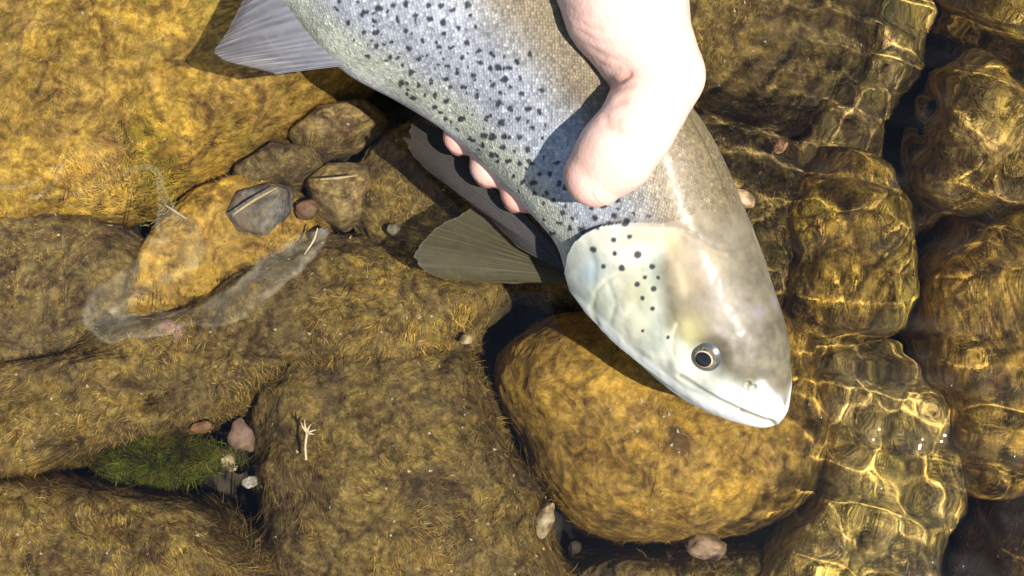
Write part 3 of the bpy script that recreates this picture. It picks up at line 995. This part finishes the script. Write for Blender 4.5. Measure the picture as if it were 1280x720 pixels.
# head: beige crown, pale green gill cover, yellowish cheek, white jaw
X_, Y_ = PXh[..., 0], PXh[..., 1]
headm = inh * 1.0
crown = np.array([0.126, 0.108, 0.070])
gillc = np.array([0.43, 0.44, 0.36])
yel = np.array([0.43, 0.40, 0.22])
snout_hl = np.array([0.66, 0.64, 0.58])
hfront = sstep(0.0, 1.0, ((X_ - 860) * 0.50 + (Y_ - 300) * 0.86 + 28) / 42)
col = lerp(col, crown * (1 + 0.22 * n_lo + 0.22 * n_hi)[..., None], hfront * (T_ < 3.2))
cheek_q = seg_dist(PXh, [(845, 300), (835, 340), (845, 400), (880, 430), (930, 470), (975, 490)])
side = inside(PXh, [(845, 285), (833, 330), (842, 385), (870, 420), (915, 455), (950, 480), (975, 492), (990, 530), (940, 560), (690, 420), (690, 300), (734, 280)])
sm = np.where(side, sstep(0, 26, cheek_q), 0) * headm
n_md = fbm(V[:, :NA1] * 150, 4, 33)
col = lerp(col, gillc * (1 + 0.16 * n_lo[..., None] + n_md[..., None] * np.array([0.20, 0.13, 0.10])), sm)
col = col * (1 + (headm * 0.14 * n_md)[..., None])
tan_ = np.exp(-(seg_dist(PXh, [(800, 290), (835, 296), (850, 320), (858, 360)]) / 14) ** 2) * headm
col = lerp(col, np.array([0.40, 0.33, 0.20]), 0.6 * tan_)
for q, rr2, cc, am in (((795, 365), 26, (0.36, 0.35, 0.20), .75), ((738, 340), 16, (0.30, 0.36, 0.40), .75), ((860, 412), 20, (0.42, 0.38, 0.17), .75), ((758, 378), 17, (0.29, 0.33, 0.24), .7),
                       ((800, 405), 20, (0.52, 0.50, 0.34), .6), ((848, 432), 10, (0.62, 0.60, 0.46), .6), ((880, 330), 26, (0.36, 0.27, 0.17), .5), ((905, 385), 30, (0.33, 0.28, 0.22), .4),
                       ((868, 332), 8, (0.17, 0.14, 0.13), .6), ((900, 410), 8, (0.20, 0.17, 0.15), .6), ((948, 390), 10, (0.20, 0.18, 0.20), .5), ((975, 497), 7, (0.20, 0.19, 0.20), .6), ((838, 300), 12, (0.45, 0.36, 0.20), .6)):
    col = lerp(col, np.array(cc), am * np.exp(-(np.hypot(X_ - q[0], Y_ - q[1]) / rr2) ** 2) * headm)
jaw = inside(PXh, [(700, 352), (735, 372), (790, 425), (850, 472), (890, 497), (925, 515), (960, 528), (985, 540), (940, 570), (850, 520), (690, 400)])
dj = seg_dist(PXh, [(712, 352), (735, 372), (790, 425), (850, 472), (890, 497), (925, 515), (960, 528)])
col = lerp(col, white * 1.08, np.where(jaw, sstep(0, 7, dj), 0))
snout_hl_m = np.exp(-(seg_dist(PXh, [(905, 492), (935, 502), (962, 508)]) / 13) ** 2)  # wet highlight on the snout, painted into the skin colour
col = lerp(col, snout_hl, 0.85 * snout_hl_m)
hl_bar = np.exp(-(seg_dist(PXh, [(952, 482), (968, 505)]) / 6) ** 2)  # brightest bar of that painted highlight
col = lerp(col, np.array([0.75, 0.74, 0.70]), 0.8 * hl_bar)
for poly, cc, wdt, am in ((PRE, (0.50, 0.49, 0.30), 3.0, .5), (PRE2, (0.47, 0.46, 0.33), 2.6, .35), (MAX, (0.17, 0.16, 0.14), 2.4, .75), (MOUTH, (0.10, 0.08, 0.07), 2.4, .9), (CHEEK, (0.60, 0.58, 0.42), 2.4, .45), (NAPE, (0.085, 0.07, 0.045), 3.5, .35), ([(x + 3, y + 6) for x, y in NAPE[:5]], (0.30, 0.24, 0.15), 3.0, .45)):
    col = lerp(col, np.array(cc), am * np.exp(-(seg_dist(PXh, poly) / wdt) ** 2))
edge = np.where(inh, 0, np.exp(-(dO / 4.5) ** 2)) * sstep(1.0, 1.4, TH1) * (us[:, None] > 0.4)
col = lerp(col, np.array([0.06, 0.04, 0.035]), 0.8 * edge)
rim = np.where(inh, np.exp(-(dO / 3) ** 2), 0) * sstep(1.1, 1.6, TH1)
col = lerp(col, np.array([0.56, 0.58, 0.50]), 0.7 * rim)
spc = np.where(T_ < 0.85, 0.75, 0.92)
col = lerp(col, np.array([0.012, 0.014, 0.022]), sp * spc)
col = np.clip(col, 0.004, 0.9)
scl = (1 - hfront) * np.where(inh, 0, 1) * (1 - edge)
silv = sstep(0.8, 1.2, T_) * sstep(2.4, 1.9, T_) * scl * (1 - sp)
ful = lambda a: a[:, mirror_idx]
vv = np.cumsum(np.concatenate([[0], np.diff(th)])) * 0.027
UVc = np.stack([np.broadcast_to((arc[-1] * us * PXW)[:, None], (NS, NT)), np.broadcast_to(vv[None], (NS, NT))], -1)

sm_, nt, ns, ln, b, out = new_mat('trout_skin')
ca = N(nt, 'Attribute', attribute_name='pigment')
sa = N(nt, 'Attribute', attribute_name='scales')
si = N(nt, 'Attribute', attribute_name='silver')
uvn = N(nt, 'UVMap')
uvn.uv_map = 'UVMap'
mp = N(nt, 'Mapping')
mp.inputs['Rotation'].default_value = (0, 0, R(45))
mp.inputs['Scale'].default_value = (1, 1, 1)
ln.new(uvn.outputs[0], mp.inputs[0])
vo = N(nt, 'TexVoronoi')
vo.inputs['Scale'].default_value = 1200
vo.inputs['Randomness'].default_value = 0.45
ln.new(mp.outputs[0], vo.inputs['Vector'])
hs = ramp(nt, vo.outputs['Distance'], [(0.1, (1, 1, 1)), (0.55, (0, 0, 0))])
# scale-to-scale pigment differences and pale scale rims
sepc = N(nt, 'SeparateColor')
ln.new(vo.outputs['Color'], sepc.inputs[0])
var = ramp(nt, sepc.outputs[0], [(0, (0.66, 0.67, 0.70)), (0.5, (1.0, 1.0, 1.0)), (0.94, (1.15, 1.15, 1.14)), (1, (1.6, 1.57, 1.5))])
rimv = ramp(nt, vo.outputs['Distance'], [(0.25, (1.03, 1.03, 1.03)), (0.55, (0.82, 0.82, 0.84))])
m1 = mixc(nt, 1.0, ca.outputs['Color'], var, 'MULTIPLY')
m1 = mixc(nt, 1.0, m1, rimv, 'MULTIPLY')
fin_c = mixc(nt, sa.outputs['Fac'], ca.outputs['Color'], m1)
ln.new(fin_c, b.inputs['Base Color'])
mm = N(nt, 'Math', operation='MULTIPLY')
ln.new(si.outputs['Fac'], mm.inputs[0])
mm.inputs[1].default_value = 0.15
ln.new(mm.outputs[0], b.inputs['Metallic'])
b.inputs['Roughness'].default_value = 0.52
b.inputs['Specular IOR Level'].default_value = 0.32
b.inputs['Coat Weight'].default_value = 0.08
b.inputs['Coat Roughness'].default_value = 0.25
bm = N(nt, 'Bump')
bm.inputs['Distance'].default_value = 0.00009
ln.new(sa.outputs['Fac'], bm.inputs['Strength'])
ln.new(hs, bm.inputs['Height'])
pos = N(nt, 'NewGeometry').outputs['Position']
sn_ = noise(nt, pos, 380, 4, 0.6)
bm2 = N(nt, 'Bump')
bm2.inputs['Distance'].default_value = 0.0005
bm2.inputs['Strength'].default_value = 0.25
ln.new(sn_.outputs[0], bm2.inputs['Height'])
ln.new(bm.outputs[0], bm2.inputs['Normal'])
ln.new(bm2.outputs[0], b.inputs['Normal'])

trout = empty('trout', tuple(at(780, 231, ZC - 0.03)))
tag(trout, 'spotted silver brown trout held by a hand above the water', 'fish')
F = grid_faces(NS, NT, True)
Vf = V.reshape(-1, 3)
caps = np.array([[0, 0, 0, 0]])
body = mesh_obj('body', Vf, F, sm_, attrs={'pigment': ful(col).reshape(-1, 3), 'scales': ful(scl).ravel(), 'silver': ful(silv).ravel()}, uv=UVc.reshape(-1, 2))
child(body, trout)


# eye: ball, iris ring and pupil, set in the orbit
def cap(name, c, axis_, r, a0, a1, mat, parent, n=14, m=40):
    ax = axis_ / np.linalg.norm(axis_)
    e1 = np.cross(ax, [0.3, 0.5, 0.2])
    e1 /= np.linalg.norm(e1)
    e2 = np.cross(ax, e1)
    a = np.linspace(a0, a1, n)[:, None, None]
    p = np.linspace(0, 2 * math.pi, m, endpoint=False)[None, :, None]
    V_ = c + r * (np.cos(a) * ax + np.sin(a) * (np.cos(p) * e1 + np.sin(p) * e2))
    o = mesh_obj(name, V_.reshape(-1, 3), grid_faces(n, m, True), mat)
    return child(o, parent)


i0 = np.argmin(np.where(facing, np.hypot(PX[..., 0] - EYE[0], PX[..., 1] - EYE[1]), 1e9))
es, et = np.unravel_index(i0, (NS, NT))


def make_eye(es, et):
    nE = Nrm[es, et]
    c = V[es, et] - nE * 0.0042
    gaze = nE + 0.15 * Lv[es] * (1.0 if th[et] < math.pi else -1.0)
    gaze /= np.linalg.norm(gaze)
    ey = cap('eye', c, gaze, 0.0063, 0.0, math.pi, eye_skin, trout, 24)
    cap('iris', c, gaze, 0.00637, 0.0, 0.58, iris_d, ey)
    cap('iris_rim', c, gaze, 0.00640, 0.0, 0.415, iris_m, ey)
    cap('pupil', c + gaze * 0.0001, gaze, 0.00643, 0.0, 0.36, pupil_m, ey)
    return ey


eye_skin = plain_mat('eye_skin', (0.045, 0.053, 0.058), 0.3, 0.5, 260, 0.6, 0)
iris_d = plain_mat('eye_iris_brown', (0.10, 0.085, 0.055), 0.2, 0.9, 900, 0.5, 0)
iris_m = plain_mat('eye_iris', (0.42, 0.35, 0.24), 0.1, 0.2, 500, 0.6, 0)
pupil_m = plain_mat('eye_pupil', (0.010, 0.008, 0.010), 0.06, 0.1, 500, 0.6, 0)
make_eye(es, et)
et2 = NA1 + np.argmin(np.abs(th[NA1:] - (2 * math.pi - th[et])))
make_eye(es, et2)


# ---------------------------------------------------------------- fins
def fin_mat(name, c0, c1, cray, alpha, rough=0.5, spec=0.5):
    m, nt, ns, ln, b, out = new_mat(name)
    a1 = N(nt, 'Attribute', attribute_name='ray')
    a2 = N(nt, 'Attribute', attribute_name='reach')
    c = mixc(nt, a2.outputs['Fac'], c0, c1)
    n1 = noise(nt, N(nt, 'NewGeometry').outputs['Position'], 350, 5, 0.6)
    c = mixc(nt, 0.35, c, mixc(nt, 1.0, c, ramp(nt, n1.outputs[0], [(0.3, (0.4, 0.4, 0.4)), (0.7, (1.5, 1.5, 1.5))]), 'MULTIPLY'))
    c = mixc(nt, a1.outputs['Fac'], c, cray)
    ln.new(c, b.inputs['Base Color'])
    b.inputs['Roughness'].default_value = rough
    b.inputs['Specular IOR Level'].default_value = spec
    tl = N(nt, 'BsdfTranslucent')
    ln.new(c, tl.inputs['Color'])
    mx = N(nt, 'MixShader')
    mx.inputs[0].default_value = 0.3
    ln.new(b.outputs[0], mx.inputs[1])
    ln.new(tl.outputs[0], mx.inputs[2])
    tp = N(nt, 'BsdfTransparent')
    m2 = N(nt, 'MixShader')
    al = N(nt, 'Math', operation='MULTIPLY_ADD')
    ln.new(a1.outputs['Fac'], al.inputs[0])
    al.inputs[1].default_value = 1 - alpha
    al.inputs[2].default_value = alpha
    ln.new(al.outputs[0], m2.inputs[0])
    ln.new(tp.outputs[0], m2.inputs[1])
    ln.new(mx.outputs[0], m2.inputs[2])
    ln.new(m2.outputs[0], out.inputs['Surface'])
    return m


def fin(base, edge_, nrays, mat, bulge=0.003, nu=170, nv=60, thick=0.0007, corr=0.00035, jag=0.02, seed=0, pw=1.0):
    Bc, Ec = spline(np.array(base), nu), spline(np.array(edge_), nu)
    u_ = np.linspace(0, 1, nu)[:, None]
    v_ = np.linspace(0, 1, nv)[None, :]
    jg = 1 + jag * vnoise(np.stack([u_[:, 0] * nrays * 1.3, 0 * u_[:, 0], 0 * u_[:, 0]], -1), seed) - jag * 0.7 * np.abs(np.sin(math.pi * nrays * u_[:, 0]))
    vj = v_ * jg[:, None]
    P_ = Bc[:, None] * (1 - vj[..., None]) + Ec[:, None] * vj[..., None]
    du, dv = np.gradient(P_, axis=0), np.gradient(P_, axis=1)
    n_ = np.cross(du, dv)
    n_ /= np.linalg.norm(n_, axis=-1, keepdims=True) + 1e-12
    n_ *= np.sign(n_[..., 2:3].mean() + 1e-9)
    wv = 0.35 * vnoise(np.stack([u_ * 4 + 0 * v_, v_ * 3 + 0 * u_, 0 * u_ * v_], -1), seed + 2)
    ju = 0.55 / nrays * vnoise(np.stack([u_ * nrays * 0.7, 0 * u_, 0 * u_], -1), seed + 4)
    branch = np.cos(2 * math.pi * nrays * (u_ + ju + 0.02 * wv)) * (1 - 0.6 * sstep(0.3, 0.8, v_)) + 0.7 * np.cos(4 * math.pi * nrays * (u_ + ju + 0.02 * wv)) * sstep(0.35, 0.8, v_)
    branch = branch * (0.7 + 0.5 * vnoise(np.stack([u_ * 9 + 0 * v_, v_ * 5 + 0 * u_, 0 * u_ * v_], -1), seed + 6))
    P_ = P_ + n_ * (bulge * np.sin(math.pi * np.clip(u_, 0, 1)) * np.sin(math.pi * 0.5 * v_) + corr * branch + 0.0015 * wv * v_)[..., None]
    tk = thick * (1 - 0.75 * v_ + 0 * u_)
    ray = np.clip(branch * 0.5 + 0.35, 0, 1) * (1 - 0.25 * v_)
    ray = np.maximum(ray, sstep(0.97, 1.0, 1 - np.minimum(u_, 1 - u_) + 0 * v_))
    reach = v_ + 0 * u_
    Vt, Vb = P_ + n_ * tk[..., None] / 2, P_ - n_ * tk[..., None] / 2
    nn = nu * nv
    f0 = grid_faces(nu, nv)
    F_ = np.vstack([f0, f0[:, ::-1] + nn])
    rim_ = []
    loop = [(i, 0) for i in range(nu)] + [(nu - 1, j) for j in range(1, nv)] + [(i, nv - 1) for i in range(nu - 2, -1, -1)] + [(0, j) for j in range(nv - 2, 0, -1)]
    ids = [i * nv + j for i, j in loop]
    for a, c in zip(ids, ids[1:] + ids[:1]):
        rim_.append((a, c, c + nn, a + nn))
    F_ = np.vstack([F_, np.array(rim_)])
    o = mesh_obj('fin', np.vstack([Vt.reshape(-1, 3), Vb.reshape(-1, 3)]), F_, mat, attrs={'ray': np.tile(ray.ravel(), 2), 'reach': np.tile(reach.ravel(), 2)})
    return child(o, trout)


pale_fin = fin_mat('fin_pale', (0.19, 0.20, 0.235), (0.085, 0.070, 0.062), (0.19, 0.195, 0.225), 0.5)
dark_fin = fin_mat('fin_dark', (0.095, 0.090, 0.095), (0.038, 0.031, 0.024), (0.062, 0.054, 0.047), 0.72, 0.85, 0.15)
olive_fin = fin_mat('fin_olive', (0.060, 0.050, 0.022), (0.085, 0.074, 0.042), (0.10, 0.088, 0.050), 0.5, 0.6, 0.3)
zf = ZC - 0.004
o = fin([at(428, 82, zf), at(405, 62, zf), at(380, 35, zf), at(352, -4, zf - .002), at(340, -22, zf - .004)],
        [at(345, 92, zf + .004), at(290, 87, zf + .003), at(272, 72, zf + .002), at(290, 35, zf + .001), at(318, -30, zf - .002)], 15, pale_fin, 0.004, corr=0.00006, seed=1, jag=0.012)
o['label'] = 'translucent bluish grey fan shaped belly fin'
zb = ZC - 0.022
o = fin([at(706, 340, zb), at(701, 326, zb), at(696, 314, zb + .001), at(690, 302, zb + .002)],
        [at(648, 310, zb - .006), at(596, 258, zb - .010), at(530, 205, zb - .014), at(512, 178, zb - .015), at(520, 156, zb - .014), at(556, 160, zb - .010), at(600, 200, zb - .007), at(650, 262, zb - .003)], 16, dark_fin, 0.002, corr=0.00008, seed=3, jag=0.03)
o['label'] = 'dark slate folded breast fin'
zo = ZC - 0.030
o = fin([at(708, 352, zo), at(706, 346, zo), at(703, 338, zo), at(698, 330, zo)],
        [at(640, 354, zo - .006), at(575, 346, zo - .010), at(526, 328, zo - .010), at(530, 306, zo - .010), at(570, 274, zo - .010), at(612, 246, zo - .006)], 20, olive_fin, 0.003, corr=0.00005, seed=5, jag=0.012)
o['label'] = 'olive translucent spread breast fin near the water'
# fins out of the picture: tail, back, fatty and vent fin
fin([at(20 - .64 * 40, -430 + .77 * 40, ZC - .012), at(12, -436, ZC), at(20 + .64 * 40, -430 - .77 * 40, ZC + .02)],
    [at(-190, -440, ZC - .02), at(-120, -545, ZC), at(-60, -640, ZC + .035)], 18, dark_fin, 0.0, seed=7)
k0, k1 = np.argmin(np.abs(K[:, 0] - 560)), np.argmin(np.abs(K[:, 0] - 430))
top = lambda k, e: V[k, 0] - Dv[k] * e
fin([top(k0, .002), top((k0 + k1) // 2, .002), top(k1, .002)], [top(k0, -.008) + [-.012, .01, 0], top((k0 + k1) // 2, -.014) + [-.02, .016, 0], top(k1, -.010) + [-.03, .024, 0]], 12, dark_fin, 0.0, seed=8)
k2, k3 = np.argmin(np.abs(K[:, 0] - 150)), np.argmin(np.abs(K[:, 0] - 120))
fin([top(k2, .001), top((k2 + k3) // 2, .001), top(k3, .001)], [top(k2, -.006) + [-.006, .005, 0], top((k2 + k3) // 2, -.009) + [-.009, .008, 0], top(k3, -.006) + [-.012, .010, 0]], 3, dark_fin, 0.0, 40, 20, seed=9)
bot = lambda k, e: V[k, NA1 - 1] + Dv[k] * e
k4, k5 = np.argmin(np.abs(K[:, 0] - 250)), np.argmin(np.abs(K[:, 0] - 170))
fin([bot(k4, .002), bot((k4 + k5) // 2, .002), bot(k5, .002)], [bot(k4, -.02) + [-.012, .008, 0], bot((k4 + k5) // 2, -.022) + [-.018, .014, 0], bot(k5, -.012) + [-.022, .018, 0]], 10, pale_fin, 0.0, seed=10)

# ---------------------------------------------------------------- hand
import openvdb
ch = []


def chain(*pts):
    """pts: (px, py, z, radius)"""
    q = [(at(x, y, max(z, 0) if z >= 0 else 0) + np.array([0, 0, min(z, 0)]), r) for x, y, z, r in pts]
    for (a, ra), (b_, rb) in zip(q[:-1], q[1:]):
        ch.append((a, b_, ra, rb))


TZ = 0.0
chain((768, -330, .078, .030), (770, -200, .076, .026), (772, -110, .074, .0200))                       # forearm, wrist
chain((772, -110, .074, .0200), (774, -40, .072, .0178), (782, 10, .072, .0158), (806, 60, .071, .0126), (826, 94, .071, .0110))   # ball of the thumb
chain((826, 94, .071, .0110), (811, 130, .0735, .0098), (794, 162, .0745, .0096))                         # thumb first bone
chain((794, 162, .0745, .0093), (770, 192, .0725, .0099), (744, 219, .0690, .0083))                       # thumb end
chain((774, -110, .060, .019), (800, 40, .045, .014), (824, 138, .036, .0092))                            # palm edge to index knuckle
chain((774, -110, .050, .018), (790, 30, .028, .014), (812, 116, .018, .0095))
chain((772, -110, .042, .018), (780, 20, .014, .013), (795, 90, .006, .0092))
chain((770, -110, .036, .017), (770, 0, .004, .012), (770, 60, -.004, .0085))
FT = [((684, 240, .012), (651, 240, .0240, .0062)), ((644, 204, .010), (615, 206, .0235, .0068)), ((608, 164, .009), (578, 170, .0225, .0058))]
chain((824, 138, .036, .0092), (796, 192, .008, .0082), (712, 232, .003, .0076), FT[0][0] + (.0070,), FT[0][1])
chain((812, 116, .018, .0092), (764, 146, .000, .0084), (676, 190, .001, .0078), FT[1][0] + (.0074,), FT[1][1])
chain((795, 90, .006, .009), (728, 108, -.004, .0080), (638, 150, -.001, .0074), FT[2][0] + (.0068,), FT[2][1])
chain((770, 60, -.004, .0085), (704, 62, -.006, .0072), (640, 96, -.004, .0066), (596, 122, .004, .0058))
allp = np.array([p for c in ch for p in (c[0], c[1])])
VS = 0.0010
lo, hi = allp.min(0) - 0.034, allp.max(0) + 0.034
dims = np.ceil((hi - lo) / VS).astype(int)
gx_, gy_, gz_ = [np.arange(d) * VS + l for d, l in zip(dims, lo)]
D = None
kk = 0.0028
acc = np.full(tuple(dims), 0.05, np.float32)
for a, b_, ra, rb in ch:
    m0 = np.minimum(a, b_) - max(ra, rb) - 0.012
    m1_ = np.maximum(a, b_) + max(ra, rb) + 0.012
    i0_ = np.clip(((m0 - lo) / VS).astype(int), 0, dims)
    i1_ = np.clip(((m1_ - lo) / VS).astype(int) + 1, 0, dims)
    sx, sy, sz = [slice(i0_[k], i1_[k]) for k in range(3)]
    X3, Y3, Z3 = np.meshgrid(gx_[sx], gy_[sy], gz_[sz], indexing='ij')
    ab = b_ - a
    t = np.clip(((X3 - a[0]) * ab[0] + (Y3 - a[1]) * ab[1] + (Z3 - a[2]) * ab[2]) / (ab @ ab), 0, 1)
    d = np.sqrt((X3 - a[0] - t * ab[0]) ** 2 + (Y3 - a[1] - t * ab[1]) ** 2 + (Z3 - a[2] - t * ab[2]) ** 2) - (ra + (rb - ra) * t)
    o_ = acc[sx, sy, sz]
    hh = np.clip(0.5 + 0.5 * (o_ - d) / kk, 0, 1)
    acc[sx, sy, sz] = o_ * (1 - hh) + d * hh - kk * hh * (1 - hh)
# separate fingers must not melt together: carve thin clefts between neighbouring finger ends
G = openvdb.FloatGrid(background=0.05)
G.copyFromArray(np.clip(acc, -0.02, 0.05).astype(np.float32))
hv, hq = G.convertToQuads(0.0)
hv = hv.astype(np.float64) * VS + lo
hq = hq.astype(np.int64)
# normals from the field
gi = np.clip(((hv - lo) / VS).round().astype(int), 1, dims - 2)
hn = np.stack([acc[gi[:, 0] + 1, gi[:, 1], gi[:, 2]] - acc[gi[:, 0] - 1, gi[:, 1], gi[:, 2]],
               acc[gi[:, 0], gi[:, 1] + 1, gi[:, 2]] - acc[gi[:, 0], gi[:, 1] - 1, gi[:, 2]],
               acc[gi[:, 0], gi[:, 1], gi[:, 2] + 1] - acc[gi[:, 0], gi[:, 1], gi[:, 2] - 1]], -1)
hn /= np.linalg.norm(hn, axis=1, keepdims=True) + 1e-9
hp = proj(hv)
front = hn[:, 2] > -0.1
red = np.zeros(len(hv))
dz = 0.00014 * fbm(hv * 160, 3, 51)
for poly, dep, sg in (([(766, 104), (776, 100), (786, 92)], .0008, 4), ([(768, 112), (782, 108), (790, 106)], .0004, 3), ([(757, 153), (768, 160), (776, 164)], .0008, 3.2), ([(772, 128), (780, 126)], .0004, 3),
                      ([(755, 145), (765, 150), (775, 152)], .0004, 2.5), ([(740, 62), (760, 72), (782, 78)], .00025, 3), ([(840, 110), (852, 104), (862, 96)], .0003, 4), ([(712, 20), (735, 34), (752, 38)], .00022, 2.2), ([(722, 38), (742, 50), (764, 54)], .00025, 2.2), ([(705, 6), (722, 16), (736, 18)], .0002, 2.2), ([(748, 78), (764, 86), (776, 86)], .00025, 2.2), ([(800, 150), (812, 156), (822, 166)], .0002, 2.5), ([(792, 140), (808, 146), (820, 154)], .0002, 2.5)):
    dd = seg_dist(hp, poly)
    dz -= np.where(front, dep * np.exp(-(dd / sg) ** 2), 0)
    red = np.maximum(red, np.where(front, min(0.5, dep * 700) * np.exp(-(dd / (sg * 2.2)) ** 2), 0))
tipd = np.minimum.reduce([np.linalg.norm(hv - ch_[1], axis=1) for ch_ in [c for c in ch if c[3] < 0.0066]] + [np.linalg.norm(hv - at(738, 224, .064), axis=1)])
red = np.maximum(red, 0.7 * np.exp(-(tipd / 0.011) ** 2))
hv = hv + hn * dz[:, None]
skin, nt, ns, ln, b, out = new_mat('skin')
ra_ = N(nt, 'Attribute', attribute_name='red')
pos = N(nt, 'NewGeometry').outputs['Position']
n1 = noise(nt, pos, 90, 4, 0.6)
c = mixc(nt, n1.outputs[0], (0.58, 0.37, 0.295), (0.69, 0.48, 0.40))
c = mixc(nt, ra_.outputs['Fac'], c, (0.66, 0.27, 0.20))
ln.new(c, b.inputs['Base Color'])
b.inputs['Roughness'].default_value = 0.42
b.inputs['Subsurface Weight'].default_value = 0.25
b.inputs['Subsurface Radius'].default_value = (1.0, 0.35, 0.2)
b.inputs['Subsurface Scale'].default_value = 0.004
vo = N(nt, 'TexVoronoi')
vo.inputs['Scale'].default_value = 900
ln.new(pos, vo.inputs['Vector'])
bm = N(nt, 'Bump')
bm.inputs['Strength'].default_value = 0.25
bm.inputs['Distance'].default_value = 0.0003
ln.new(vo.outputs['Distance'], bm.inputs['Height'])
ln.new(bm.outputs[0], b.inputs['Normal'])
person = mesh_obj('person', hv, hq, skin, attrs={'red': red})
tag(person, 'pale bare hand reaching from the top, thumb pressed on the trout\'s flank', 'person')


def nail(tip, back_, rt, rb, out_dir, l):
    """curved nail plate lying flush on a finger end"""
    ax = tip - back_
    Ln = np.linalg.norm(ax)
    ax /= Ln
    o2 = out_dir - ax * (out_dir @ ax)
    o2 /= np.linalg.norm(o2)
    sd = np.cross(ax, o2)
    uu, vv_ = np.meshgrid(np.linspace(-1, 1, 21), np.linspace(0, 1, 20), indexing='ij')
    an = uu * 0.78
    x = -l * 0.75 + vv_ * l * (0.82 + 0.18 * np.sqrt(np.clip(1 - uu ** 2, 0, 1))) + 0.1 * l * (uu ** 2) * (1 - vv_)
    rr_ = np.where(x < 0, rt + (rb - rt) * (-x / Ln), np.sqrt(np.clip(rt ** 2 - x ** 2, (rt * 0.3) ** 2, None)))
    shp = lambda e: tip + ax * x[..., None] + (rr_ + e)[..., None] * (np.cos(an)[..., None] * o2 + np.sin(an)[..., None] * sd)
    V_ = np.vstack([shp(0.00025).reshape(-1, 3), shp(-0.0008).reshape(-1, 3)])
    f = grid_faces(21, 20)
    return child_o(mesh_obj('fingernail', V_, np.vstack([f, f[:, ::-1] + 420]), nail_m), person)


def child_o(o, p):
    o.parent = p
    return o


nail_m = plain_mat('nail', (0.60, 0.40, 0.33), 0.4, 0.08, 300, 0.5, 0)
nail(at(744, 219, .0690), at(770, 192, .0725), .0083, .0099, np.array([0.62, -0.40, 0.40]), 0.012)
for (x, y, z), (x2, y2, z2, r2) in FT:
    nail(at(x2, y2, z2), at(x, y, z), r2, r2 * 1.1, np.array([-0.75, -0.55, -0.1]), 0.009)
